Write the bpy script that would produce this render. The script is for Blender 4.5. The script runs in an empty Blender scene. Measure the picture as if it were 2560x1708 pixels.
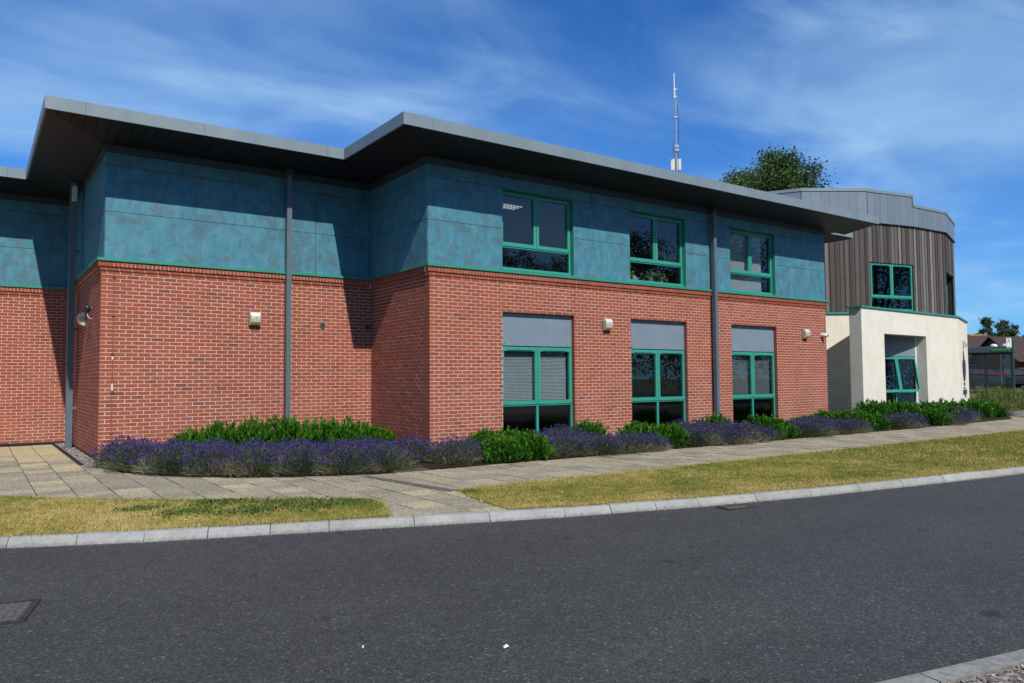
import bpy, bmesh, math, random
import numpy as np
from mathutils import Vector, Matrix, noise

random.seed(7)
RNG = np.random.default_rng(11)
SC = bpy.context.scene
COL = SC.collection

# ------------------------------------------------------------------ camera
CAM_LOC = Vector((-7.554, -13.489, 1.508))
YAW, PITCH, ROLL = math.radians(35.47), math.radians(2.857), math.radians(-0.412)
FPX = 1894.0
cy, sy, cp, sp = math.cos(YAW), math.sin(YAW), math.cos(PITCH), math.sin(PITCH)
cf = Vector((sy * cp, cy * cp, sp))
cr0 = Vector((cy, -sy, 0))
cu0 = cr0.cross(cf)
cr = cr0 * math.cos(ROLL) + cu0 * math.sin(ROLL)
cu = cu0 * math.cos(ROLL) - cr0 * math.sin(ROLL)
cam_d = bpy.data.cameras.new("camera")
cam = bpy.data.objects.new("camera", cam_d)
COL.objects.link(cam)
cam_d.sensor_width = 36
cam_d.lens = FPX / 2560 * 36
cam_d.clip_start = 0.05
cam_d.clip_end = 3000
M = Matrix((cr, cu, -cf)).transposed().to_4x4()
M.translation = CAM_LOC
cam.matrix_world = M
SC.camera = cam


def proj(p):
    d = Vector(p) - CAM_LOC
    z = d.dot(cf)
    return (1280 + FPX * d.dot(cr) / z, 854 - FPX * d.dot(cu) / z, z)


# ------------------------------------------------------------------ sun, sky, exposure
SUN = Vector((0.182, 0.97, -1.0)).normalized()
sd = bpy.data.lights.new("sun", "SUN")
sd.energy = 5.0
sd.angle = math.radians(0.55)
sd.color = (1.0, 0.955, 0.88)
so = bpy.data.objects.new("sun", sd)
COL.objects.link(so)
so.rotation_euler = SUN.to_track_quat("-Z", "Y").to_euler()
so.location = (-10, -40, 45)

world = bpy.data.worlds.new("World")
SC.world = world
world.use_nodes = True
wn = world.node_tree
wn.nodes.clear()
SKY_STRENGTH = 0.056


def wnode(t, **k):
    n = wn.nodes.new(t)
    for a, b in k.items():
        setattr(n, a, b)
    return n


w_out = wnode("ShaderNodeOutputWorld")
w_bg = wnode("ShaderNodeBackground")
w_bg.inputs["Strength"].default_value = SKY_STRENGTH
sky = wnode("ShaderNodeTexSky", sky_type="NISHITA")
sky.sun_disc = False
sky.sun_elevation = math.asin(-SUN.z)
sky.sun_rotation = math.radians(190.6)
sky.altitude = 0
sky.air_density = 1.0
sky.dust_density = 0.1
sky.ozone_density = 1.5
hsv = wnode("ShaderNodeMixRGB", blend_type="MULTIPLY")   # one even tint: the photograph's deep, polarised blue
hsv.inputs[0].default_value = 1.0
hsv.inputs[2].default_value = (0.42, 1.24, 2.38, 1)
wn.links.new(sky.outputs[0], hsv.inputs[1])
# cirrus: noise on the direction projected on a high flat layer
tc = wnode("ShaderNodeTexCoord")
sep = wnode("ShaderNodeSeparateXYZ")
wn.links.new(tc.outputs["Generated"], sep.inputs[0])


def wmath(op, a, b=None, clamp=False):
    n = wnode("ShaderNodeMath", operation=op)
    n.use_clamp = clamp
    for i, x in enumerate((a, b)):
        if x is None:
            continue
        if isinstance(x, (int, float)):
            n.inputs[i].default_value = x
        else:
            wn.links.new(x, n.inputs[i])
    return n.outputs[0]


zz = wmath("ADD", wmath("MAXIMUM", sep.outputs[2], 0.0), 0.14)
uu = wmath("DIVIDE", sep.outputs[0], zz)
vv = wmath("DIVIDE", sep.outputs[1], zz)
cmb = wnode("ShaderNodeCombineXYZ")
wn.links.new(uu, cmb.inputs[0])
wn.links.new(vv, cmb.inputs[1])


def cloud_layer(rot, scale, nscale, detail, dist, lo, hi, rough=0.6, offs=(0, 0, 0)):
    mp = wnode("ShaderNodeMapping")
    mp.inputs["Rotation"].default_value = (0, 0, math.radians(rot))
    mp.inputs["Scale"].default_value = scale
    mp.inputs["Location"].default_value = offs
    wn.links.new(cmb.outputs[0], mp.inputs[0])
    nz = wnode("ShaderNodeTexNoise")
    nz.inputs["Scale"].default_value = nscale
    nz.inputs["Detail"].default_value = detail
    nz.inputs["Roughness"].default_value = rough
    nz.inputs["Distortion"].default_value = dist
    wn.links.new(mp.outputs[0], nz.inputs["Vector"])
    mr = wnode("ShaderNodeMapRange")
    mr.interpolation_type = "SMOOTHSTEP"
    mr.inputs["From Min"].default_value = lo
    mr.inputs["From Max"].default_value = hi
    wn.links.new(nz.outputs[0], mr.inputs[0])
    return mr.outputs[0]


c1 = cloud_layer(24, (0.85, 1.25, 1), 0.95, 5, 0.4, 0.38, 0.74, 0.52, (0.4, 1.7, 0))
c2 = cloud_layer(20, (0.7, 1.35, 1), 1.7, 7, 1.0, 0.46, 0.86, 0.55, (2.2, 0.3, 0))
c3 = cloud_layer(40, (0.7, 0.9, 1), 0.55, 3, 0.2, 0.36, 0.66, 0.5, (5.1, 2.0, 0))
cl = wmath("ADD", wmath("MULTIPLY", c1, 0.58), wmath("MULTIPLY", c2, 0.42))
cl = wmath("ADD", cl, wmath("MULTIPLY", c3, 0.14))
cl = wmath("MINIMUM", cl, 0.75)
mixc = wnode("ShaderNodeMixRGB")
mixc.inputs[2].default_value = (7.6, 12.0, 16.8, 1)
wn.links.new(cl, mixc.inputs[0])
wn.links.new(hsv.outputs[0], mixc.inputs[1])
wn.links.new(mixc.outputs[0], w_bg.inputs[0])
wn.links.new(w_bg.outputs[0], w_out.inputs[0])

SC.view_settings.view_transform = "Standard"
SC.view_settings.look = "None"
SC.view_settings.exposure = 0.0
SC.view_settings.gamma = 1.0
SC.view_settings.use_curve_mapping = False
SC.render.engine = "CYCLES"
SC.cycles.max_bounces = 8
SC.cycles.transparent_max_bounces = 16
SC.cycles.use_denoising = True


# ------------------------------------------------------------------ materials
ALB = 0.87   # one overall reflectance scale


class N:
    """small node-tree helper"""

    def __init__(s, name, rough=0.6, spec=0.4, metal=0.0):
        s.m = bpy.data.materials.new(name)
        s.m.use_nodes = True
        s.t = s.m.node_tree
        s.b = s.t.nodes["Principled BSDF"]
        s.b.inputs["Roughness"].default_value = rough
        s.b.inputs["Specular IOR Level"].default_value = spec
        s.b.inputs["Metallic"].default_value = metal
        s.pos = None

    def n(s, t, **k):
        x = s.t.nodes.new(t)
        for a, b in k.items():
            setattr(x, a, b)
        return x

    def l(s, a, b):
        s.t.links.new(a, b)

    def p(s, scale=(1, 1, 1)):
        g = s.n("ShaderNodeNewGeometry")
        mp = s.n("ShaderNodeMapping")
        mp.inputs["Scale"].default_value = scale
        s.l(g.outputs["Position"], mp.inputs[0])
        return mp.outputs[0]

    def noise(s, scale, detail=4, rough=0.55, dist=0.0, st=(1, 1, 1), lo=0.3, hi=0.7):
        z = s.n("ShaderNodeTexNoise")
        z.inputs["Scale"].default_value = scale
        z.inputs["Detail"].default_value = detail
        z.inputs["Roughness"].default_value = rough
        z.inputs["Distortion"].default_value = dist
        s.l(s.p(st), z.inputs["Vector"])
        return s.rng(z.outputs[0], lo, hi, 0, 1)

    def vor(s, scale, st=(1, 1, 1), out="Color"):
        z = s.n("ShaderNodeTexVoronoi")
        z.inputs["Scale"].default_value = scale
        s.l(s.p(st), z.inputs["Vector"])
        if out == "Color":
            q = s.n("ShaderNodeSeparateColor")
            s.l(z.outputs["Color"], q.inputs[0])
            return q.outputs[0]
        return z.outputs[out]

    def rng(s, a, lo, hi, x, y):
        r = s.n("ShaderNodeMapRange")
        for i, q in enumerate((lo, hi, x, y)):
            r.inputs[i + 1].default_value = q
        s.l(a, r.inputs[0])
        return r.outputs[0]

    def mul(s, a, b):
        r = s.n("ShaderNodeMath", operation="MULTIPLY")
        s.l(a, r.inputs[0])
        if isinstance(b, (int, float)):
            r.inputs[1].default_value = b
        else:
            s.l(b, r.inputs[1])
        return r.outputs[0]

    def attr(s, name="tint"):
        a = s.n("ShaderNodeAttribute")
        a.attribute_name = name
        return a.outputs["Fac"]

    def mix(s, f, a, b, mode="MIX"):
        r = s.n("ShaderNodeMixRGB", blend_type=mode)
        for i, x in ((0, f), (1, a), (2, b)):
            if isinstance(x, (int, float)):
                r.inputs[i].default_value = x
            elif isinstance(x, tuple):
                r.inputs[i].default_value = x + (1,)
            else:
                s.l(x, r.inputs[i])
        return r.outputs[0]

    def ramp(s, f, stops):
        r = s.n("ShaderNodeValToRGB")
        e = r.color_ramp.elements
        e[0].position, e[0].color = stops[0][0], stops[0][1] + (1,)
        e[1].position, e[1].color = stops[-1][0], stops[-1][1] + (1,)
        for p, c in stops[1:-1]:
            q = e.new(p)
            q.color = c + (1,)
        s.l(f, r.inputs[0])
        return r.outputs[0]

    def col(s, c):
        if isinstance(c, tuple):
            s.b.inputs["Base Color"].default_value = tuple(x * ALB for x in c) + (1,)
        else:
            s.l(s.mix(1.0, c, (ALB, ALB, ALB), "MULTIPLY"), s.b.inputs["Base Color"])
        return s

    def rough(s, a):
        s.l(a, s.b.inputs["Roughness"])

    def bump(s, h, strength=0.3, dist=0.01):
        b = s.n("ShaderNodeBump")
        b.inputs["Strength"].default_value = strength
        b.inputs["Distance"].default_value = dist
        s.l(h, b.inputs["Height"])
        s.l(b.outputs[0], s.b.inputs["Normal"])


def simple(name, c, rough=0.6, spec=0.4, metal=0.0, var=0.12, scale=6.0):
    k = N(name, rough, spec, metal)
    a = k.noise(scale, 5)
    d = tuple(x * (1 - var) for x in c)
    e = tuple(min(1, x * (1 + var)) for x in c)
    k.col(k.mix(a, d, e))
    return k.m


MAT = {}
# brick
k = N("brick", 0.85, 0.25)
t = k.attr()
c = k.ramp(t, [(0.0, (0.22, 0.07, 0.052)), (0.35, (0.325, 0.079, 0.043)), (0.7, (0.400, 0.096, 0.045)), (1.0, (0.46, 0.120, 0.053))])
c = k.mix(k.noise(1.3, 3), c, (0.86, 0.84, 0.86), "MULTIPLY")
g = k.noise(60, 6, 0.7)
c = k.mix(k.mul(g, 0.35), c, (0.24, 0.075, 0.055))
w = k.noise(9, 5, 0.65, 0.4, lo=0.62, hi=0.8)
c = k.mix(k.mul(w, 0.22), c, (0.62, 0.42, 0.36))
zb_ = k.n("ShaderNodeSeparateXYZ")
k.l(k.p(), zb_.inputs[0])
low_ = k.rng(zb_.outputs[2], 0.1, 1.9, 1.0, 0.0)
bloom = k.noise(2.4, 6, 0.65, 0.3, lo=0.42, hi=0.78)
c = k.mix(k.mul(k.mul(low_, bloom), 0.20), c, (0.60, 0.44, 0.38))
k.col(c)
k.bump(g, 0.25, 0.004)
MAT["brick"] = k.m
k = N("mortar", 0.95, 0.1)
c = k.mix(k.noise(14, 5), (0.56, 0.45, 0.365), (0.77, 0.66, 0.565))
c = k.mix(k.noise(0.9, 3, lo=0.35, hi=0.65), c, (0.86, 0.82, 0.80), "MULTIPLY")
k.col(c)
MAT["mortar"] = k.m
# teal cladding
k = N("teal_patina_panel", 0.55, 0.35)
base = k.mix(k.noise(5.5, 6, 0.65, 0.5, st=(1, 1, 0.45)), (0.043, 0.188, 0.262), (0.098, 0.295, 0.370))
blot = k.noise(3.1, 4, 0.55, 0.5, st=(1, 1, 1.25), lo=0.47, hi=0.60)
fine = k.noise(26, 6, 0.75, 0.3, st=(1, 1, 0.6), lo=0.36, hi=0.60)
c = k.mix(k.mul(k.mul(blot, fine), 0.8), base, (0.092, 0.125, 0.138))
rust = k.noise(30, 5, 0.7, lo=0.58, hi=0.75)
c = k.mix(k.mul(k.mul(rust, blot), 0.3), c, (0.16, 0.12, 0.11))
c = k.mix(k.noise(70, 3, 0.6, st=(1, 1, 0.2)), c, (0.9, 0.9, 0.9), "MULTIPLY")
k.col(c)
MAT["teal"] = k.m
MAT["green"] = simple("green_frame_paint", (0.040, 0.305, 0.228), 0.42, 0.5, 0, 0.08, 3)
MAT["green_dark"] = simple("green_flashing", (0.028, 0.275, 0.19), 0.45, 0.5, 0, 0.1, 3)
k = N("grey_fascia_metal", 0.48, 0.5, 0.0)
c = k.mix(k.noise(1.6, 5, 0.6, st=(1, 1, 0.4)), (0.175, 0.228, 0.250), (0.225, 0.280, 0.305))
c = k.mix(k.mul(k.noise(22, 4, 0.6, st=(1, 1, 0.15), lo=0.55, hi=0.8), 0.25), c, (0.2, 0.215, 0.22))
k.col(c)
MAT["fascia"] = k.m
MAT["soffit"] = simple("dark_grey_soffit", (0.015, 0.015, 0.016), 0.5, 0.35, 0, 0.12, 1.2)
MAT["trim"] = simple("dark_grey_trim", (0.055, 0.066, 0.08), 0.5, 0.4, 0, 0.08, 2)
MAT["pipe"] = simple("slate_grey_pipe_paint", (0.110, 0.145, 0.175), 0.42, 0.5, 0, 0.1, 3)
MAT["greypanel"] = simple("grey_infill_panel", (0.20, 0.255, 0.31), 0.42, 0.5, 0, 0.07, 1.7)
MAT["dark"] = simple("black_void", (0.012, 0.012, 0.013), 0.8, 0.2)
MAT["dpc"] = simple("black_damp_course", (0.02, 0.021, 0.024), 0.7, 0.3)
MAT["roof"] = simple("roof_membrane", (0.22, 0.23, 0.24), 0.8, 0.3)
MAT["interior"] = simple("interior_paint", (0.20, 0.20, 0.19), 0.8, 0.2)
MAT["carpet"] = simple("dark_carpet", (0.045, 0.045, 0.05), 0.9, 0.1)
MAT["blind"] = simple("venetian_blind_slat", (0.80, 0.81, 0.83), 0.4, 0.5, 0, 0.05)
MAT["blind_dark"] = simple("grey_blind_slat", (0.16, 0.16, 0.16), 0.45, 0.5, 0, 0.05)
MAT["blind_mid"] = simple("mid_grey_blind_slat", (0.42, 0.42, 0.43), 0.45, 0.5, 0, 0.05)
MAT["wallin"] = simple("inner_block_wall", (0.25, 0.25, 0.25), 0.9, 0.1)
# glass
k = N("window_glass", 0.0)
tr = k.n("ShaderNodeBsdfTransparent")
tr.inputs[0].default_value = (0.71, 0.75, 0.76, 1)
gl = k.n("ShaderNodeBsdfGlossy")
gl.inputs["Roughness"].default_value = 0.0
gl.inputs["Color"].default_value = (0.95, 0.97, 1.0, 1)
geo_ = k.n("ShaderNodeNewGeometry")
dot_ = k.n("ShaderNodeVectorMath", operation="DOT_PRODUCT")
k.l(geo_.outputs["Normal"], dot_.inputs[0])
k.l(geo_.outputs["Incoming"], dot_.inputs[1])
ab_ = k.n("ShaderNodeMath", operation="ABSOLUTE")
k.l(dot_.outputs["Value"], ab_.inputs[0])
om_ = k.n("ShaderNodeMath", operation="SUBTRACT")
om_.inputs[0].default_value = 1.0
k.l(ab_.outputs[0], om_.inputs[1])
pw_ = k.n("ShaderNodeMath", operation="POWER")
pw_.inputs[1].default_value = 5.0
k.l(om_.outputs[0], pw_.inputs[0])
fr_ = k.n("ShaderNodeMapRange")      # Schlick's reflectance of a pane
fr_.inputs["To Min"].default_value = 0.05
fr_.inputs["To Max"].default_value = 1.0
k.l(pw_.outputs[0], fr_.inputs[0])
mx = k.n("ShaderNodeMixShader")
nb = k.n("ShaderNodeBump")
nb.inputs["Strength"].default_value = 0.004
nb.inputs["Distance"].default_value = 0.02
zz_ = k.n("ShaderNodeTexNoise")
zz_.inputs["Scale"].default_value = 1.6
k.l(k.p(), zz_.inputs["Vector"])
k.l(zz_.outputs[0], nb.inputs["Height"])
k.l(nb.outputs[0], gl.inputs["Normal"])
k.l(fr_.outputs[0], mx.inputs[0])
k.l(tr.outputs[0], mx.inputs[1])
k.l(gl.outputs[0], mx.inputs[2])
k.l(mx.outputs[0], k.t.nodes["Material Output"].inputs[0])
MAT["glass"] = k.m
# timber
k = N("weathered_timber", 0.85, 0.2)
t = k.attr()
c = k.ramp(t, [(0, (0.062, 0.051, 0.045)), (0.4, (0.122, 0.107, 0.099)), (0.75, (0.205, 0.190, 0.180)), (1, (0.37, 0.355, 0.342))])
gr = k.noise(16, 7, 0.7, 0.6, st=(2.2, 2.2, 0.10))
c = k.mix(k.mul(gr, 0.55), c, (0.055, 0.042, 0.036))
kn = k.noise(3.2, 4, 0.5, 0, st=(2.5, 2.5, 1.2), lo=0.66, hi=0.72)
c = k.mix(k.mul(kn, 0.6), c, (0.04, 0.03, 0.026))
k.col(c)
k.bump(gr, 0.4, 0.005)
MAT["timber"] = k.m
k = N("zinc_cladding", 0.5, 0.5)
t = k.attr()
c = k.mix(t, (0.16, 0.205, 0.245), (0.20, 0.245, 0.285))
c = k.mix(k.mul(k.noise(2.2, 5, 0.6), 0.5), c, (0.14, 0.18, 0.215))
k.col(c)
MAT["zinc"] = k.m
k = N("cream_render", 0.9, 0.15)
c = k.mix(k.noise(2.0, 5, 0.6), (0.72, 0.675, 0.560), (0.81, 0.77, 0.660))
st = k.noise(5, 5, 0.6, 0.2, st=(1.6, 1.6, 0.10), lo=0.55, hi=0.8)
c = k.mix(k.mul(st, 0.35), c, (0.55, 0.515, 0.44))
k.col(c)
k.bump(k.noise(160, 3), 0.2, 0.003)
MAT["render"] = k.m
# ground
k = N("asphalt", 0.88, 0.35)
v1 = k.vor(120)
v2 = k.vor(62)
c = k.ramp(v1, [(0, (0.030, 0.0295, 0.029)), (0.45, (0.054, 0.053, 0.051)), (0.8, (0.095, 0.093, 0.090)), (1, (0.21, 0.205, 0.20))])
c2 = k.ramp(v2, [(0, (0.032, 0.031, 0.030)), (0.8, (0.073, 0.072, 0.069)), (0.965, (0.10, 0.098, 0.095)), (1, (0.36, 0.35, 0.33))])
c = k.mix(0.42, c, c2)
c = k.mix(k.noise(0.55, 5, 0.6), c, (0.82, 0.82, 0.84), "MULTIPLY")
c = k.mix(k.noise(7, 5, 0.7), c, (0.80, 0.80, 0.81), "MULTIPLY")
c = k.mix(k.noise(1.0, 3, 0.5, 0.2, st=(0.10, 0.75, 1), lo=0.35, hi=0.65), c, (0.88, 0.88, 0.89), "MULTIPLY")
sp_ = k.noise(3.1, 2, 0.4, lo=0.735, hi=0.76)
c = k.mix(k.mul(sp_, 0.7), c, (0.018, 0.018, 0.02))
k.col(c)
k.bump(v1, 0.6, 0.006)
MAT["asphalt"] = k.m
k = N("concrete_kerb", 0.9, 0.2)
c = k.mix(k.noise(3, 5, 0.6), (0.31, 0.31, 0.295), (0.45, 0.44, 0.41))
c = k.mix(k.mul(k.noise(40, 5, 0.7), 0.4), c, (0.30, 0.30, 0.29))
stn = k.noise(6.5, 6, 0.7, 0.3, st=(1, 1, 2.5), lo=0.56, hi=0.72)
c = k.mix(k.mul(stn, 0.55), c, (0.13, 0.13, 0.125))
c = k.mix(k.attr(), c, (0.84, 0.84, 0.80), "MULTIPLY")
gz_ = k.n("ShaderNodeSeparateXYZ")
k.l(k.p(), gz_.inputs[0])
dirt = k.n("ShaderNodeMath", operation="ADD")
k.l(k.rng(gz_.outputs[2], -0.085, -0.045, 0.75, 0.0), dirt.inputs[0])
k.l(k.rng(k.noise(22, 5, 0.7), 0, 1, -0.45, 0.35), dirt.inputs[1])
dirt.use_clamp = True
c = k.mix(k.mul(dirt.outputs[0], 0.8), c, (0.10, 0.095, 0.085))
k.col(c)
k.bump(k.noise(70, 5, 0.7), 0.3, 0.004)
MAT["kerb"] = k.m
k = N("paving_slab", 0.92, 0.2)
t = k.attr()
c = k.ramp(t, [(0, (0.30, 0.268, 0.205)), (0.35, (0.43, 0.375, 0.27)), (0.65, (0.51, 0.44, 0.305)), (0.85, (0.60, 0.50, 0.30)), (1, (0.66, 0.54, 0.29))])
sp2 = k.vor(48)
c = k.mix(k.rng(sp2, 0.0, 1.0, 0.0, 1.0), k.mix(1.0, c, (0.55, 0.53, 0.50), "MULTIPLY"), k.mix(1.0, c, (1.36, 1.34, 1.28), "MULTIPLY"))
c = k.mix(k.mul(k.noise(75, 5, 0.75), 0.4), c, (0.20, 0.185, 0.155))
c = k.mix(k.mul(k.noise(4, 6, 0.7, 0.3, lo=0.45, hi=0.75), 0.4), c, (0.23, 0.215, 0.18))
k.col(c)
k.bump(k.noise(90, 4, 0.7), 0.5, 0.005)
MAT["slab"] = k.m
MAT["sand"] = simple("joint_sand", (0.075, 0.062, 0.045), 0.95, 0.1, 0, 0.3, 9)
k = N("bed_soil", 0.95, 0.1)
k.col(k.mix(k.noise(30, 6, 0.7), (0.028, 0.020, 0.014), (0.085, 0.062, 0.045)))
k.bump(k.noise(30, 6, 0.7), 1.0, 0.03)
MAT["soil"] = k.m
k = N("dry_lawn_soil", 0.95, 0.1)
c = k.mix(k.noise(1.1, 5, 0.65), (0.17, 0.155, 0.036), (0.35, 0.255, 0.085))
c = k.mix(k.noise(26, 5, 0.7), c, (0.6, 0.55, 0.45), "MULTIPLY")
k.col(c)
MAT["lawn"] = k.m
k = N("field", 0.95, 0.1)
k.col(k.mix(k.noise(0.4, 6, 0.65), (0.07, 0.08, 0.025), (0.14, 0.125, 0.05)))
MAT["field"] = k.m


def leafmat(name, stops, rough=0.5, spec=0.3, trans=0.25):
    k = N(name, rough, spec)
    c = k.ramp(k.attr(), stops)
    k.col(c)
    tl = k.n("ShaderNodeBsdfTranslucent")
    k.l(c, tl.inputs[0])
    mx = k.n("ShaderNodeMixShader")
    mx.inputs[0].default_value = trans
    k.l(k.b.outputs[0], mx.inputs[1])
    k.l(tl.outputs[0], mx.inputs[2])
    k.l(mx.outputs[0], k.t.nodes["Material Output"].inputs[0])
    return k.m


MAT["grass"] = leafmat("grass_blade", [(0, (0.050, 0.115, 0.018)), (0.35, (0.21, 0.265, 0.042)), (0.6, (0.42, 0.355, 0.085)), (0.85, (0.60, 0.45, 0.15)), (1, (0.68, 0.52, 0.24))], 0.7, 0.2, 0.2)
MAT["lav_flower"] = leafmat("lavender_flower", [(0, (0.026, 0.016, 0.070)), (0.6, (0.055, 0.036, 0.165)), (1, (0.115, 0.080, 0.29))], 0.8, 0.1, 0.1)
MAT["lav_leaf"] = leafmat("lavender_foliage", [(0, (0.040, 0.072, 0.020)), (0.5, (0.090, 0.130, 0.048)), (0.78, (0.17, 0.19, 0.10)), (1, (0.42, 0.35, 0.24))], 0.8, 0.1, 0.15)
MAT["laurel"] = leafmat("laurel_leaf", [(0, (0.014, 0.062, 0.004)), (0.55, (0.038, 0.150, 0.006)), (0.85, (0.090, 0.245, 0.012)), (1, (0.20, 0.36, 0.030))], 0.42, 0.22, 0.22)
MAT["tree_leaf"] = leafmat("tree_leaf", [(0, (0.024, 0.055, 0.010)), (0.6, (0.060, 0.108, 0.018)), (1, (0.115, 0.160, 0.035))], 0.5, 0.3, 0.2)
MAT["tree_leaf_b"] = leafmat("grey_green_tree_leaf", [(0, (0.030, 0.050, 0.022)), (0.6, (0.060, 0.085, 0.035)), (1, (0.10, 0.13, 0.055))], 0.55, 0.3, 0.2)
MAT["weed"] = leafmat("weed_leaf", [(0, (0.05, 0.10, 0.02)), (0.5, (0.12, 0.17, 0.04)), (1, (0.30, 0.28, 0.10))], 0.7, 0.2, 0.2)
MAT["bark"] = simple("bark", (0.075, 0.060, 0.048), 0.9, 0.1, 0, 0.35, 12)
MAT["petal"] = simple("white_petal", (0.8, 0.8, 0.78), 0.7, 0.2, 0, 0.04)
MAT["yellow"] = simple("yellow_flower_centre", (0.7, 0.48, 0.05), 0.7, 0.2)
MAT["chrome"] = simple("brushed_steel", (0.78, 0.79, 0.80), 0.35, 0.5, 0.25, 0.05)
MAT["lens"] = simple("yellowed_lamp_lens", (0.58, 0.54, 0.36), 0.18, 0.6, 0, 0.15, 18)
MAT["lampback"] = simple("grey_lamp_back", (0.11, 0.135, 0.15), 0.5, 0.4)
MAT["white"] = simple("white_plastic", (0.74, 0.74, 0.73), 0.4, 0.5, 0, 0.04)
MAT["offwhite"] = simple("cream_aerial_panel", (0.66, 0.62, 0.54), 0.5, 0.4, 0, 0.05)
MAT["black"] = simple("black_plastic", (0.018, 0.018, 0.02), 0.35, 0.5)
MAT["galv"] = simple("galvanised_steel", (0.42, 0.44, 0.46), 0.35, 0.5, 0.6, 0.1)
MAT["copper"] = simple("copper_brown_conduit", (0.24, 0.085, 0.052), 0.6, 0.3)
MAT["iron"] = simple("rusty_cast_iron", (0.055, 0.038, 0.034), 0.7, 0.35, 0.2, 0.35, 20)
MAT["worn_iron"] = simple("worn_grey_iron", (0.15, 0.14, 0.135), 0.6, 0.4, 0.3, 0.3, 25)
MAT["channel"] = simple("dark_drain_channel", (0.14, 0.125, 0.11), 0.85, 0.2, 0, 0.25, 30)
MAT["cover"] = simple("brown_manhole_plate", (0.11, 0.078, 0.058), 0.85, 0.2, 0, 0.25, 12)
k = N("gravel_pebbles", 0.85, 0.3)
k.col(k.ramp(k.attr(), [(0, (0.10, 0.085, 0.075)), (0.5, (0.25, 0.215, 0.18)), (1, (0.50, 0.46, 0.41))]))
MAT["pebble"] = k.m
MAT["purple"] = simple("purple_sign_vinyl", (0.052, 0.018, 0.075), 0.5, 0.4)
MAT["signgrey"] = simple("grey_sign_lettering", (0.12, 0.115, 0.13), 0.5, 0.4)
MAT["shelter"] = simple("dark_green_shelter_paint", (0.013, 0.028, 0.024), 0.4, 0.5)
MAT["shelter_roof"] = simple("dark_shelter_roof", (0.03, 0.034, 0.04), 0.5, 0.4)
MAT["red"] = simple("red_perch_seat", (0.42, 0.02, 0.022), 0.45, 0.5)
MAT["polegreen"] = simple("green_pole_paint", (0.010, 0.075, 0.05), 0.45, 0.5)
MAT["blue"] = simple("blue_notice", (0.03, 0.11, 0.36), 0.5, 0.4)
MAT["greensign"] = simple("green_lettering", (0.05, 0.33, 0.04), 0.5, 0.4)
MAT["housebrick"] = simple("house_brick", (0.15, 0.058, 0.034), 0.9, 0.2, 0, 0.22, 4)
MAT["tile"] = simple("brown_roof_tile", (0.082, 0.055, 0.046), 0.85, 0.2, 0, 0.25, 5)
MAT["lichen"] = simple("lichen_ridge_tile", (0.42, 0.24, 0.045), 0.9, 0.1, 0, 0.4, 3)
MAT["carblue"] = simple("dark_teal_car_paint", (0.010, 0.028, 0.034), 0.2, 0.6, 0.2, 0.05)
MAT["cargrey"] = simple("dark_grey_car_paint", (0.016, 0.018, 0.02), 0.2, 0.6, 0.2, 0.05)
MAT["tyre"] = simple("tyre_rubber", (0.015, 0.015, 0.015), 0.8, 0.2)
MAT["pot"] = simple("pale_plant_pot", (0.55, 0.50, 0.42), 0.6, 0.3)
MAT["terracotta"] = simple("terracotta_pot", (0.30, 0.10, 0.05), 0.7, 0.2)
MAT["houseplant"] = leafmat("house_plant_leaf", [(0, (0.10, 0.20, 0.02)), (0.6, (0.28, 0.42, 0.05)), (1, (0.55, 0.60, 0.12))], 0.4, 0.4, 0.25)
k = N("lit_ceiling_tube", 0.5)
k.b.inputs["Emission Color"].default_value = (0.9, 0.95, 1, 1)
k.b.inputs["Emission Strength"].default_value = 0.7
k.col((0.8, 0.8, 0.8))
MAT["tube"] = k.m


# ------------------------------------------------------------------ geometry helpers
class Fr:
    """wall frame: u along the wall, v outwards, z up"""

    def __init__(s, O, u):
        l = math.hypot(*u)
        s.O = O
        s.u = (u[0] / l, u[1] / l)
        s.n = (s.u[1], -s.u[0])
        s.rot = math.atan2(s.u[1], s.u[0])

    def pt(s, u, v, z):
        return (s.O[0] + s.u[0] * u + s.n[0] * v, s.O[1] + s.u[1] * u + s.n[1] * v, z)

    def shift(s, u=0, v=0):
        p = s.pt(u, v, 0)
        return Fr(p[:2], s.u)


WORLD = Fr((0, 0), (1, 0))  # note v = -Y
ORG = {}
BOXF = [(0, 3, 2, 1), (4, 5, 6, 7), (0, 1, 5, 4), (1, 2, 6, 5), (2, 3, 7, 6), (3, 0, 4, 7)]


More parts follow.
